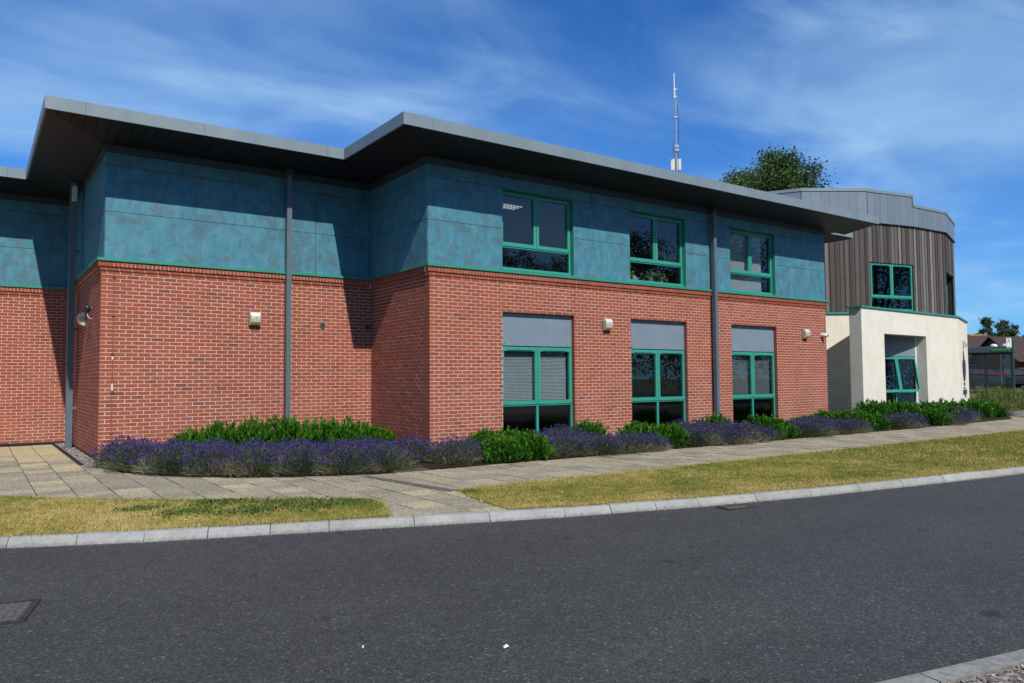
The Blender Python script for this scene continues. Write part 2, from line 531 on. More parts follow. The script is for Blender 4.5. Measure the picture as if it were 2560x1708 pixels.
class MB:
    def __init__(s):
        s.v, s.f, s.t, s.m = [], [], [], []

    def add(s, vs, fs, t=0.5, m=0):
        b = len(s.v)
        s.v += [tuple(x) for x in vs]
        s.f += [tuple(b + i for i in f) for f in fs]
        s.t += [t] * len(fs)
        s.m += [m] * len(fs)
        return s

    def box(s, fr, u0, u1, v0, v1, z0, z1, t=0.5, m=0):
        # v0 < v1, v outwards
        q = [fr.pt(u, v, z) for z in (z0, z1) for u, v in ((u0, v1), (u1, v1), (u1, v0), (u0, v0))]
        return s.add(q, BOXF, t, m)

    def wbox(s, x0, x1, y0, y1, z0, z1, t=0.5, m=0):
        q = [(x, y, z) for z in (z0, z1) for x, y in ((x0, y0), (x1, y0), (x1, y1), (x0, y1))]
        return s.add(q, BOXF, t, m)

    def prism(s, poly, z0, z1, t=0.5, m=0):
        """poly counter-clockwise list of (x, y); z0/z1 numbers or per-vertex lists"""
        n = len(poly)
        a = z0 if isinstance(z0, (list, tuple)) else [z0] * n
        b = z1 if isinstance(z1, (list, tuple)) else [z1] * n
        vs = [(p[0], p[1], a[i]) for i, p in enumerate(poly)] + [(p[0], p[1], b[i]) for i, p in enumerate(poly)]
        fs = [tuple(range(n - 1, -1, -1)), tuple(range(n, 2 * n))] + [(i, (i + 1) % n, n + (i + 1) % n, n + i) for i in range(n)]
        return s.add(vs, fs, t, m)

    def tube(s, pts, rad, n=8, t=0.5, m=0, cap=True):
        pts = [Vector(p) for p in pts]
        if isinstance(rad, (int, float)):
            rad = [rad] * len(pts)
        b = len(s.v)
        for i, p in enumerate(pts):
            d = (pts[min(i + 1, len(pts) - 1)] - pts[max(i - 1, 0)]).normalized()
            a = d.orthogonal().normalized() if abs(d.z) < 0.99 else Vector((1, 0, 0))
            c = d.cross(a).normalized()
            a = c.cross(d)
            for j in range(n):
                th = 2 * math.pi * j / n
                s.v.append(tuple(p + (a * math.cos(th) + c * math.sin(th)) * rad[i]))
        for i in range(len(pts) - 1):
            for j in range(n):
                s.f.append((b + i * n + j, b + i * n + (j + 1) % n, b + (i + 1) * n + (j + 1) % n, b + (i + 1) * n + j))
                s.t.append(t)
                s.m.append(m)
        if cap:
            s.f += [tuple(b + j for j in range(n - 1, -1, -1)), tuple(b + (len(pts) - 1) * n + j for j in range(n))]
            s.t += [t, t]
            s.m += [m, m]
        return s

    def lathe(s, c, prof, n=12, t=0.5, m=0):
        b = len(s.v)
        for r, z in prof:
            for j in range(n):
                th = 2 * math.pi * j / n
                s.v.append((c[0] + r * math.cos(th), c[1] + r * math.sin(th), c[2] + z))
        for i in range(len(prof) - 1):
            for j in range(n):
                s.f.append((b + i * n + j, b + i * n + (j + 1) % n, b + (i + 1) * n + (j + 1) % n, b + (i + 1) * n + j))
                s.t.append(t)
                s.m.append(m)
        s.f += [tuple(b + j for j in range(n - 1, -1, -1)), tuple(b + (len(prof) - 1) * n + j for j in range(n))]
        s.t += [t, t]
        s.m += [m, m]
        return s

    def build(s, name, mats, parent=None, kind=None, smooth=False, org=None):
        o0 = ORG.get(parent.name, Vector()) if parent is not None else (Vector(org) if org else Vector())
        me = bpy.data.meshes.new(name)
        me.from_pydata([(x - o0.x, y - o0.y, z - o0.z) for x, y, z in s.v], [], s.f)
        return finish(me, name, mats, s.t, s.m, parent, kind, smooth, o0 if parent is None else None)


def finish(me, name, mats, t, m, parent=None, kind=None, smooth=False, loc=None):
    if not isinstance(mats, (list, tuple)):
        mats = [mats]
    for x in mats:
        me.materials.append(MAT[x] if isinstance(x, str) else x)
    if t is not None:
        a = me.attributes.new("tint", "FLOAT", "FACE")
        a.data.foreach_set("value", np.asarray(t, dtype=np.float32))
    if m is not None:
        me.polygons.foreach_set("material_index", np.asarray(m, dtype=np.int32))
    if smooth:
        me.polygons.foreach_set("use_smooth", np.ones(len(me.polygons), dtype=bool))
    me.update()
    o = bpy.data.objects.new(name, me)
    COL.objects.link(o)
    if parent is not None:
        o.parent = parent
        ORG[o.name] = ORG.get(parent.name, Vector())
    elif loc is not None:
        o.location = loc
        ORG[o.name] = Vector(loc)
    if kind:
        o["kind"] = kind
    return o


def array_mesh(name, V, F, mats, t, m=None, parent=None, kind=None, smooth=False, loc=None):
    """V (n,3), F (k,c) numpy arrays, in the parent's own coordinates"""
    me = bpy.data.meshes.new(name)
    n, k = F.shape
    me.vertices.add(len(V))
    me.vertices.foreach_set("co", np.ascontiguousarray(V, dtype=np.float32).ravel())
    me.loops.add(n * k)
    me.loops.foreach_set("vertex_index", np.ascontiguousarray(F, dtype=np.int32).ravel())
    me.polygons.add(n)
    me.polygons.foreach_set("loop_start", np.arange(0, n * k, k, dtype=np.int32))
    me.polygons.foreach_set("loop_total", np.full(n, k, dtype=np.int32))
    me.update(calc_edges=True)
    return finish(me, name, mats, t, m, parent, kind, smooth, loc)


def tag(o, label=None, cat=None, group=None, kind=None):
    if label:
        o["label"] = label
    if cat:
        o["category"] = cat
    if group:
        o["group"] = group
    if kind:
        o["kind"] = kind
    return o


def thing(name, label, cat, loc=(0, 0, 0), group=None, rz=0):
    o = bpy.data.objects.new(name, None)
    o.empty_display_size = 0.2
    o.location = loc
    o.rotation_euler.z = rz
    COL.objects.link(o)
    ORG[o.name] = Vector(loc) if rz == 0 else Vector()
    return tag(o, label, cat, group)


def copy_tree(o, parent=None):
    c = o.copy()
    COL.objects.link(c)
    if parent is not None:
        c.parent = parent
    for ch in list(o.children):
        copy_tree(ch, c)
    return c


def sstep(x):
    x = min(1, max(0, x))
    return x * x * (3 - 2 * x)


# ------------------------------------------------------------------ measured layout (metres)
D, XL, Y3, XB = 2.762, -5.592, 8.42, 14.061   # recess plane, left bay corner, far wing plane, right end
ZC = 3.65            # top of brick field
ROAD = -0.085
RZ0, RZ1 = 6.24, 6.47   # fascia
F_A = Fr((0, 0), (1, 0))            # right bay front
F_AR = Fr((0, D), (0, -1))          # right bay return (u from inner corner towards the road)
F_L = Fr((XL, D), (1, 0))           # left bay front
F_LR = Fr((XL, Y3), (0, -1))        # left bay return
F_W = Fr((XL - 5.0, Y3), (1, 0))    # far wing
WIN_U = [1.80, 5.625, 9.45]
WW = 2.03
WIN_U = [1.81, 5.66, 9.50]
OPEN_TOP = 2.975

# ------------------------------------------------------------------ ground, road, lawn, paving
KERB = [(-60, 28), (-30, 9.0), (-16, 0.6), (-10, -3.25), (-7.29, -4.60), (-6.14, -5.15), (-4.99, -5.56), (-3.9, -5.96), (-2.91, -6.32), (-1.98, -6.64), (-0.2, -7.12), (1.58, -7.50), (4.0, -7.88), (6.51, -8.20), (12, -8.80), (25, -10.1), (60, -13.3), (160, -22)]
NEAR = [(-60, 20), (-30, 1.5), (-16, -6.2), (-10, -9.45), (-6.5, -10.68), (-3.68, -11.32), (-2.56, -11.56), (3, -12.6), (12, -14.1), (25, -15.5), (60, -18.8), (160, -28)]


def interp(line, x):
    for a, b in zip(line, line[1:]):
        if a[0] <= x <= b[0]:
            f = (x - a[0]) / (b[0] - a[0])
            return a[1] + f * (b[1] - a[1])
    return line[-1][1]


def ground_z(x, y):
    return -0.2 + 0.78 * sstep((x - 27) / 13) * sstep((y + 4) / 5)


g = MB()
xs = [-900, -300, -120, -60, -30] + list(np.linspace(-20, 60, 41)) + [80, 120, 300, 900]
ys = [-900, -300, -120, -60, -30, -20] + list(np.linspace(-14, 40, 28)) + [60, 90, 140, 300, 900]
idx = {}
for i, x in enumerate(xs):
    for j, y in enumerate(ys):
        idx[i, j] = len(g.v)
        g.v.append((x, y, ground_z(x, y)))
for i in range(len(xs) - 1):
    for j in range(len(ys) - 1):
        g.f.append((idx[i, j], idx[i + 1, j], idx[i + 1, j + 1], idx[i, j + 1]))
        g.t.append(0.5)
        g.m.append(0)
g.build("ground", "field", kind="structure")

r = MB()
poly = [(x, y - 0.03) for x, y in NEAR] + [(x, y + 0.05) for x, y in reversed(KERB)]
r.add([(x, y, ROAD) for x, y in poly], [tuple(range(len(poly)))])
r.build("road", "asphalt", kind="structure")


def resample(line, joints):
    return [(x, interp(line, x)) for x in joints]


# far kerb: one stone each
kerb = bpy.data.objects.new("kerb", None)
COL.objects.link(kerb)
tag(kerb, kind="structure")
ORG["kerb"] = Vector()
jx = [-12.3, -11.7, -11.1, -10.5, -9.9, -9.35, -8.8, -8.35, -7.82, -7.25, -6.69, -6.13, -5.57, -5.0, -4.44, -3.59, -2.79, -1.94, -1.36, -0.77, -0.18, 0.7, 1.6, 2.54, 3.43, 4.37, 5.36]
x = 5.36
while x < 30:
    x += 0.905
    jx.append(x)
for a, b in zip(jx, jx[1:]):
    pa, pb = Vector((a, interp(KERB, a), 0)), Vector((b, interp(KERB, b), 0))
    d = (pb - pa).normalized()
    n = Vector((-d.y, d.x, 0))
    g = 0.004
    pa, pb = pa + d * g, pb - d * g
    s = MB()
    prof = [(0, ROAD - 0.1), (0.0, ROAD), (0.045, -0.012), (0.062, 0.006), (0.155, 0.008), (0.155, ROAD - 0.1)]
    dz = random.uniform(-0.004, 0.004)
    vs = [tuple(p + n * o + Vector((0, 0, z + dz))) for p in (pa, pb) for o, z in prof]
    k = len(prof)
    s.add(vs, [tuple(range(k)), tuple(range(2 * k - 1, k - 1, -1))] + [(i, k + i, k + (i + 1) % k, (i + 1) % k) for i in range(k)], random.random())
    s.build("kerb_stone", "kerb", kerb)
# near kerb: flush stones, with gravel behind
nk = bpy.data.objects.new("flush_kerb", None)
COL.objects.link(nk)
tag(nk, kind="structure")
ORG["flush_kerb"] = Vector()
x = -7.0
while x < 14:
    a, b = x + 0.004, x + 0.895
    pa, pb = Vector((a, interp(NEAR, a), 0)), Vector((b, interp(NEAR, b), 0))
    d = (pb - pa).normalized()
    n = Vector((d.y, -d.x, 0))
    s = MB()
    zt = ROAD + 0.012
    s.prism([tuple((pa + n * 0.125)[:2]), tuple((pb + n * 0.125)[:2]), tuple(pb[:2]), tuple(pa[:2])], zt - 0.12, zt, random.random())
    s.build("kerb_stone", "kerb", nk)
    x += 0.9
gv = MB()
gp = [(x, y - 0.12) for x, y in NEAR if -17 < x < 26]
gv.add([(x, y, ROAD - 0.012) for x, y in gp] + [(x, y - 7, ROAD - 0.012) for x, y in reversed(gp)], [tuple(range(2 * len(gp) - 1, -1, -1))])
k = N("gravel_ground", 0.95, 0.2)
v_ = k.vor(55)
k.col(k.ramp(v_, [(0, (0.07, 0.06, 0.05)), (0.6, (0.20, 0.175, 0.15)), (1, (0.42, 0.38, 0.34))]))
k.bump(v_, 0.8, 0.012)
MAT["gravel"] = k.m
gv.build("gravel_strip", "gravel", kind="structure")


def pebbles(name, pts, rmin, rmax, parent=None):
    ico = np.array([(0, 0, 1), (0.9, 0, 0.2), (0.2, 0.9, 0.1), (-0.8, 0.3, 0.15), (-0.3, -0.85, 0.2), (0.1, 0.1, -0.6)])
    fc = np.array([(0, 1, 2), (0, 2, 3), (0, 3, 4), (0, 4, 1), (5, 2, 1), (5, 3, 2), (5, 4, 3), (5, 1, 4)])
    n = len(pts)
    pts = np.asarray(pts)
    th = RNG.uniform(0, 6.28, n)
    s = RNG.uniform(rmin, rmax, (n, 1)) * RNG.uniform(0.7, 1.2, (n, 3))
    s[:, 2] *= 0.65
    c, sn = np.cos(th), np.sin(th)
    v = ico[None] * s[:, None]
    x = v[..., 0] * c[:, None] - v[..., 1] * sn[:, None]
    y = v[..., 0] * sn[:, None] + v[..., 1] * c[:, None]
    V = np.stack([x, y, v[..., 2]], -1) + pts[:, None]
    F = (fc[None] + (np.arange(n) * 6)[:, None, None]).reshape(-1, 3)
    return array_mesh(name, V.reshape(-1, 3), F, "pebble", np.repeat(RNG.random(n), 8), None, parent, "stuff")


pp = []
for i in range(5200):
    x = RNG.uniform(-5.2, 4.5)
    y = interp(NEAR, x) - 0.13 - RNG.random() ** 1.5 * 1.6
    pp.append((x, y, ROAD - 0.008))
pebbles("gravel", pp, 0.007, 0.019)

gp_ = []
for i in range(2600):
    x = RNG.uniform(-8.5, 9)
    gp_.append((x, interp(KERB, x) - 0.008 - abs(RNG.normal(0, 0.035)), ROAD + 0.001))
pebbles("kerb_grit", gp_, 0.002, 0.007)

# paving slabs
P = 0.44
pav = MB()
PAVE_POLY = [(-20, 8.4), (-20, 1.5), (-10.0, -3.0), (-7.29, -4.47), (-4.96, -5.45), (-2.81, -6.22), (-0.65, -6.83), (1.0, -7.1), (1.0, -5.0), (60, -5.0), (60, -2.0), (1, -2.0), (-1.0, 2.7), (-5.6, 2.7), (-5.6, 8.4)]
pav.add([(x, y, -0.032) for x, y in PAVE_POLY], [tuple(range(len(PAVE_POLY)))])
pavement = pav.build("pavement", "sand", kind="structure")


def clip(poly, p, n):
    """keep the side where (q-p).n >= 0"""
    out = []
    for i in range(len(poly)):
        a, b = poly[i], poly[(i + 1) % len(poly)]
        da = (a[0] - p[0]) * n[0] + (a[1] - p[1]) * n[1]
        db = (b[0] - p[0]) * n[0] + (b[1] - p[1]) * n[1]
        if da >= 0:
            out.append(a)
        if (da >= 0) != (db >= 0):
            f = da / (da - db)
            out.append((a[0] + f * (b[0] - a[0]), a[1] + f * (b[1] - a[1])))
    return out


def bed_front(x):
    pts = [(-5.72, 2.3), (-5.55, 0.75), (-4.97, -0.52), (-4.37, -1.19), (-3.54, -1.78), (-2.6, -2.22), (-2.0, -2.36), (-1, -2.40), (14, -2.40), (22, -2.1), (24, -1.2)]
    return interp(pts, x)


def lawn_left_back(x):
    return interp([(-20, 2.2), (-10, 0.6), (-7.22, -1.36), (-6.3, -2.35), (-5.4, -3.15), (-4.07, -4.08), (-3.53, -4.5), (-3.4, -4.7)], x)


slabs = []
i0 = int(-10 / P)
for i in range(-24, 104):
    x0 = -4.17 + i * P
    for j in range(-24, 36):
        y0 = -2.44 + j * P
        xc, yc = x0 + P / 2, y0 + P / 2
        if not (-13 < xc < 42) or yc > 8.3:
            continue
        if xc > -5.7 and yc > bed_front(min(24, max(-5.7, xc))) + 0.5:
            continue
        if xc > -1.9 and yc < -4.95:
            continue
        if xc < -3.95 and yc < lawn_left_back(max(-19, xc)) - 0.6:
            continue
        if xc > -5.75 and yc > 2.4:
            continue
        q = 0.007
        poly = [(x0 + q, y0 + q), (x0 + P - q, y0 + q), (x0 + P - q, y0 + P - q), (x0 + q, y0 + P - q)]
        a, b = Vector((xc - 0.3, interp(KERB, xc - 0.3))), Vector((xc + 0.3, interp(KERB, xc + 0.3)))
        d = (b - a).normalized()
        nn = (-d.y, d.x)
        poly = clip(poly, (a.x + nn[0] * 0.158, a.y + nn[1] * 0.158), nn)
        if xc < -5.4 and yc > 2.0:
            poly = clip(poly, (-5.84, 0), (-1, 0)) if len(poly) > 2 else poly
        if len(poly) < 3:
            continue
        t = random.betavariate(1.6, 2.4) * 0.66
        if xc < -5.75 and yc > 1.6 and random.random() < (0.95 if xc > -6.7 and yc > 3.5 else 0.45):
            t = random.uniform(0.72, 1.0)
        elif xc < -1.8 and random.random() < 0.13:
            t = random.uniform(0.6, 0.85)
        slabs.append((poly, t, random.uniform(-0.005, 0.004)))
slabs.sort(key=lambda s: (Vector((s[0][0][0], s[0][0][1], 0)) - CAM_LOC).length + (50 if not (-20 < proj((s[0][0][0], s[0][0][1], 0))[0] < 2600) else 0))
tpl = {}
far = MB()
for n_, (poly, t, dz) in enumerate(slabs):
    if n_ < 300:
        if len(poly) == 4 and abs(poly[1][0] - poly[0][0] - (P - 0.014)) < 1e-6 and abs(poly[2][1] - poly[1][1] - (P - 0.014)) < 1e-6:
            kx = round(t * 11)
            if kx not in tpl:
                s = MB()
                h = P / 2 - 0.007
                s.prism([(-h, -h), (h, -h), (h, h), (-h, h)], -0.05, 0, kx / 11)
                o = s.build("paving_slab", "slab", pavement)
                tpl[kx] = o.data
            else:
                o = bpy.data.objects.new("paving_slab", tpl[kx])
                COL.objects.link(o)
                o.parent = pavement
            o.location = (poly[0][0] + P / 2 - 0.007, poly[0][1] + P / 2 - 0.007, dz)
        else:
            MB().prism(poly, -0.05 + dz, dz, t).build("paving_slab", "slab", pavement)
    else:
        far.prism(poly, -0.05 + dz, dz, t)
far.build("paving_slab", "slab", pavement, kind="stuff")

# planting bed soil
bed = MB()
bx = [-5.72, -5.55, -4.97, -4.37, -3.54, -2.6, -2.0, -1, 4, 9, 14, 18, 22, 24]
poly = [(x, bed_front(x) + 0.10) for x in bx] + [(25.5, 0.0), (24.6, 0.9), (16.4, 0.45), (16.4, 2.5), (14.0, 0.1), (0.05, 0.1), (0.05, D + 0.1), (XL + 0.1, D + 0.1), (XL + 0.05, 2.3)]
bed.add([(x, y, 0.014) for x, y in poly], [tuple(range(len(poly)))])
bed.build("planting_bed", "soil", kind="structure")
# pebble margin along the left bay's side wall
mg = MB()
mg.add([(-5.86, 1.95, 0.004), (-5.55, 1.75, 0.004), (-5.55, 8.42, 0.004), (-5.86, 8.42, 0.004)], [(0, 1, 2, 3)])
mg.build("pebble_margin", "gravel", kind="structure")
pebbles("pebbles", [(RNG.uniform(-5.84, -5.6), RNG.uniform(1.9, 8.35), 0.012) for _ in range(1500)], 0.008, 0.022)

# lawns
LAWN_L = [(-16, 0.45), (-10, -3.1), (-7.29, -4.46), (-6.12, -5.0), (-4.96, -5.42), (-3.78, -5.82), (-3.62, -5.45), (-3.45, -5.0), (-3.42, -4.65), (-3.53, -4.5), (-4.07, -4.08), (-5.4, -3.15), (-6.3, -2.35), (-7.22, -1.36), (-10, 0.6), (-16, 2.0)]
LAWN_R = [(-2.46, -6.28), (-1.79, -6.53), (-0.2, -6.97), (1.58, -7.35), (4, -7.73), (6.51, -8.05), (12, -8.65), (25, -9.95), (60, -13.15), (60, -4.6), (3, -4.6), (-0.3, -4.57), (-1.6, -4.55), (-2.14, -4.58), (-2.32, -5.2)]
lw = MB()
lw.add([(x, y, 0.010) for x, y in LAWN_L], [tuple(range(len(LAWN_L)))])
lw.add([(x, y, 0.010) for x, y in LAWN_R], [tuple(range(len(LAWN_R)))])
lw.build("lawn", "lawn", kind="structure")


def inside(poly, x, y):
    r_ = np.zeros(len(x), dtype=bool)
    n = len(poly)
    for i in range(n):
        (x1, y1), (x2, y2) = poly[i], poly[(i + 1) % n]
        c_ = ((y1 > y) != (y2 > y))
        with np.errstate(divide="ignore", invalid="ignore"):
            xi = (x2 - x1) * (y - y1) / (y2 - y1) + x1
        r_ ^= c_ & (x < xi)
    return r_


def vnoise(x, y, s, off=0.0):
    return np.array([noise.noise((a * s + off, b * s - off, off)) for a, b in zip(x, y)])


def grass(name, poly, x0, x1, y0, y1, dens, h, w, green_bias):
    n = int((x1 - x0) * (y1 - y0) * dens)
    x, y = RNG.uniform(x0, x1, n), RNG.uniform(y0, y1, n)
    k = inside(poly, x, y)
    x, y = x[k], y[k]
    big = vnoise(x, y, 0.9, 3.1) + 0.6 * vnoise(x, y, 3.2, 9.7)
    kill = vnoise(x, y, 2.2, 21.0)
    keep = RNG.random(len(x)) < np.clip(0.95 + 0.8 * kill, 0.25, 1)
    x, y, big = x[keep], y[keep], big[keep]
    n = len(x)
    gb = green_bias(x, y)
    t = np.clip(0.55 + 0.34 * big + 0.25 * vnoise(x, y, 9.0, 4.4) - gb + RNG.normal(0, 0.22, n), 0, 1)
    hh = h * RNG.uniform(0.45, 1.25, n) * (1 + 0.55 * np.clip(gb * 2, 0, 1))
    ww = w * RNG.uniform(0.7, 1.4, n)
    th = RNG.uniform(0, 6.28, n)
    ln = RNG.uniform(0.1, 1.0, n) * hh
    la = RNG.uniform(0, 6.28, n)
    z0 = np.full(n, 0.010)
    A = np.stack([x - np.cos(th) * ww, y - np.sin(th) * ww, z0], -1)
    B = np.stack([x + np.cos(th) * ww, y + np.sin(th) * ww, z0], -1)
    C = np.stack([x + np.cos(la) * ln, y + np.sin(la) * ln, z0 + hh], -1)
    V = np.stack([A, B, C], 1).reshape(-1, 3)
    F = np.arange(3 * n).reshape(-1, 3)
    return array_mesh(name, V, F, "grass", t, None, None, "stuff")


gl_ = grass("grass", LAWN_L, -9.5, -3.3, -5.9, 0.5, 7600, 0.025, 0.0027, lambda x, y: 0.20 * np.clip((x + 5.6) / 1.2, 0, 1) + 0.55 * np.exp(-((x + 3.65) ** 2 + (y + 4.65) ** 2) / 0.12) + 0.25 * np.exp(-((y - np.interp(x, [-7.2, -5.4, -3.5], [-1.4, -3.2, -4.5])) / 0.15) ** 2) - 0.12)
gn = grass("grass", LAWN_R, -2.6, 6, -8.2, -4.5, 5200, 0.022, 0.0030, lambda x, y: 0.5 * np.exp(-((x + 2.15) ** 2 + (y + 4.75) ** 2) / 0.07) + 0.12 * np.clip((x - 1) / 3, 0, 1) - 0.30 * np.clip((-y - np.interp(x, [-2, 2, 6], [6.0, 6.9, 7.5])) / 0.5, 0, 1) - 0.3 * np.exp(-((y + 4.62) / 0.07) ** 2))
gf = grass("grass", LAWN_R, 6, 26, -10, -4.5, 1300, 0.026, 0.0055, lambda x, y: 0.18 + 0 * x - 0.3 * np.clip((-y - np.interp(x, [6, 12, 25], [7.5, 8.0, 9.3])) / 0.5, 0, 1) - 0.3 * np.exp(-((y + 4.62) / 0.1) ** 2))

ex, ey = [], []
for poly in (LAWN_L, LAWN_R):
    for (x1, y1), (x2, y2) in zip(poly, poly[1:] + poly[:1]):
        if min(x1, x2) < -11 or min(x1, x2) > 14:
            continue
        L_ = math.hypot(x2 - x1, y2 - y1)
        n = int(min(L_, 14) * 330)
        f = RNG.random(n) * min(1.0, 14 / L_) if x2 > x1 else 1 - RNG.random(n) * min(1.0, 14 / L_)
        clump_ = 0.028 * (1 + 0.9 * np.sin(f * L_ * 9.0) * np.sin(f * L_ * 23.0 + 1))
        ex.append(x1 + f * (x2 - x1) + RNG.normal(0, 1, n) * clump_)
        ey.append(y1 + f * (y2 - y1) + RNG.normal(0, 1, n) * clump_)
ex, ey = np.concatenate(ex), np.concatenate(ey)
n = len(ex)
th, la = RNG.uniform(0, 6.28, n), RNG.uniform(0, 6.28, n)
hh, ww = RNG.uniform(0.015, 0.05, n), RNG.uniform(0.002, 0.004, n)
ln = RNG.uniform(0.2, 1.1, n) * hh
z0 = np.full(n, 0.006)
V = np.stack([np.stack([ex - np.cos(th) * ww, ey - np.sin(th) * ww, z0], -1), np.stack([ex + np.cos(th) * ww, ey + np.sin(th) * ww, z0], -1), np.stack([ex + np.cos(la) * ln, ey + np.sin(la) * ln, z0 + hh], -1)], 1).reshape(-1, 3)
array_mesh("edge_grass", V, np.arange(3 * n).reshape(-1, 3), "grass", np.clip(RNG.normal(0.62, 0.28, n), 0, 1), None, None, "stuff")

# ------------------------------------------------------------------ brick office building
office = thing("office_building", "red brick office with teal upper cladding and wide overhanging grey roof", "building", (4.0, 4.0, 0))
bricks = []   # (frame, u0, u1, v_out, z0, z1, depth)
HD = 0.1025


def holes_at(openings, z0, z1):
    return [(a, b) for a, b, c, d in openings if c < z1 - 1e-4 and d > z0 + 1e-4]


def lay(fr, length, openings=(), start_corner=True, end_corner=False, zrows=48, ret=False):
    """stretcher bond; row 0 is the top course under the corbel"""
    for r_ in range(zrows):
        z1 = ZC - r_ * 0.075 - 0.0062
        z0 = z1 - 0.0626
        half = (r_ % 2 == 0) ^ ret
        u = 0.0
        row = []
        first = True
        while u < length - 0.02:
            L = 0.1025 if (first and half) else 0.215
            row.append([u, min(u + L, length)])
            u += L + 0.010
            first = False
        hs = holes_at(openings, z0, z1)
        for a, b in row:
            segs = [(a, b)]
            for h0, h1 in hs:
                ns = []
                for s0, s1 in segs:
                    if s1 <= h0 or s0 >= h1:
                        ns.append((s0, s1))
                    else:
                        if s0 < h0 - 0.02:
                            ns.append((s0, h0))
                        if s1 > h1 + 0.02:
                            ns.append((h1, s1))
                segs = ns
            for s0, s1 in segs:
                if s1 - s0 > 0.02:
                    bricks.append((fr, s0, s1 - (0.0025 if s1 not in (h0_ for h0_, _ in hs) else 0), 0.0, z0, z1))


low_open = [(u, u + WW, -1, OPEN_TOP) for u in WIN_U]
lay(F_A, XB, low_open)
# returns are laid from the outer corner; even rows show the front brick's end
F_AR_B = Fr((0, 0), (0, 1))     # helper direction only for spacing


def lay_return(X, ya, yb):
    """wall on plane X facing -X from the front corner ya back to yb"""
    fr = Fr((X, yb), (0, -1))
    L = yb - ya
    for r_ in range(48):
        z1 = ZC - r_ * 0.075 - 0.0062
        z0 = z1 - 0.0626
        s = (HD + 0.010) if r_ % 2 else 0.0      # rows whose front starts with a full stretcher
        if r_ % 2 == 0:
            s = HD + 0.010
            first = HD
        else:
            first = 0.215
        d = s
        k_ = 0
        while d < L - 0.02:
            w_ = first if k_ == 0 else 0.215
            e = min(d + w_, L)
            bricks.append((fr, L - e + 0.0025, L - d, 0.0, z0, z1))
            d = e + 0.010
            k_ += 1


lay_return(0.0, 0.0, D)
lay(F_L, -XL)
lay_return(XL, D, Y3)
lay(F_W, 5.0 - 0.01)


def corbel(fr, L, ext0, ext1):
    """one projecting course, then a brick-on-edge course"""
    u = -0.025 if ext0 else 0.0
    end = L + (0.025 if ext1 else 0)
    k_ = 0
    while u < end - 0.02:
        w_ = 0.1025 if k_ == 0 else 0.215
        bricks.append((fr, u, min(u + w_, end), 0.022, ZC + 0.004, ZC + 0.070))
        u += w_ + 0.010
        k_ += 1
    u = -0.055 if ext0 else 0.0
    end = L + (0.055 if ext1 else 0)
    if ext0:
        bricks.append((fr, u, u + 0.26, 0.052, ZC + 0.080, ZC + 0.186))
        u += 0.27
    while u < end - 0.02:
        bricks.append((fr, u, min(u + 0.065, end), 0.052, ZC + 0.080, ZC + 0.186))
        u += 0.075


corbel(F_A, XB, True, True)
corbel(Fr((0, D - 0.06), (0, -1)), D - 0.06 - HD - 0.06, False, False)
corbel(F_L, -XL - 0.06, True, False)
corbel(Fr((XL, Y3), (0, -1)), Y3 - D - HD - 0.06, False, False)
corbel(F_W, 4.93, False, False)

# mortar/wall bodies
walls = {}


def wall_body(fr, L, openings, name="wall", v1=-0.0022, th=0.24, e0=0.0, e1=0.0):
    s = MB()
    us = sorted(set([e0, L - e1] + [u for o in openings for u in (o[0] - 0.004, o[1] + 0.004)]))
    for a, b in zip(us, us[1:]):
        zs0 = 0.05
        op = [o for o in openings if o[0] - 0.005 <= a and b <= o[1] + 0.005]
        if op:
            s.box(fr, a, b, v1 - th, v1, op[0][3] + 0.004, ZC)
        else:
            s.box(fr, a, b, v1 - th, v1, 0.05, ZC)
    return s.build(name, "mortar", office)


walls["A"] = wall_body(F_A, XB, low_open, e0=0.0045, e1=0.0045)
walls["AR"] = wall_body(F_AR, D, [], e1=0.245)
walls["L"] = wall_body(F_L, -XL, [], e0=0.0045)
walls["LR"] = wall_body(F_LR, Y3 - D, [], e1=0.245)
walls["W"] = wall_body(F_W, 4.99, [])
# corbel backing
s = MB()
for fr, L, e0, e1 in ((F_A, XB, 0.016, 0.016), (F_AR, D, 0.0, -0.27), (F_L, -XL, 0.016, 0.0), (F_LR, Y3 - D, 0.0, -0.27), (F_W, 4.99, 0, 0)):
    s.box(fr, -e0, L + e1, -0.15, 0.016, ZC, ZC + 0.074)
    s.box(fr, -e0 - (0.03 if e0 else 0), L + e1 + (0.03 if e1 > 0 else 0), -0.15, 0.046, ZC + 0.0741, ZC + 0.19)
s.build("corbel_backing", "mortar", office)
# damp-course plinth
s = MB()
for fr, L, e0, e1 in ((F_A, XB, 0, 0), (F_AR, D, 0, -0.241), (F_L, -XL, 0, 0), (F_LR, Y3 - D, 0, -0.241), (F_W, 4.99, 0, 0)):
    op = low_open if fr is F_A else []
    s.box(fr, -e0, L + e1, -0.24, -0.002, -0.2, 0.052)
s.build("plinth", "dpc", office)

# rank bricks by size in the picture, single out the 300 largest that plants do not hide
wall_of = {id(F_A): "A", id(F_AR): "AR", id(F_L): "L", id(F_LR): "LR", id(F_W): "W"}


def parent_wall(fr):
    if abs(fr.u[0]) > 0.5:
        return walls["A"] if abs(fr.O[1]) < 0.1 else (walls["L"] if fr.O[1] < 4 else walls["W"])
    return walls["AR"] if abs(fr.O[0]) < 0.1 else walls["LR"]


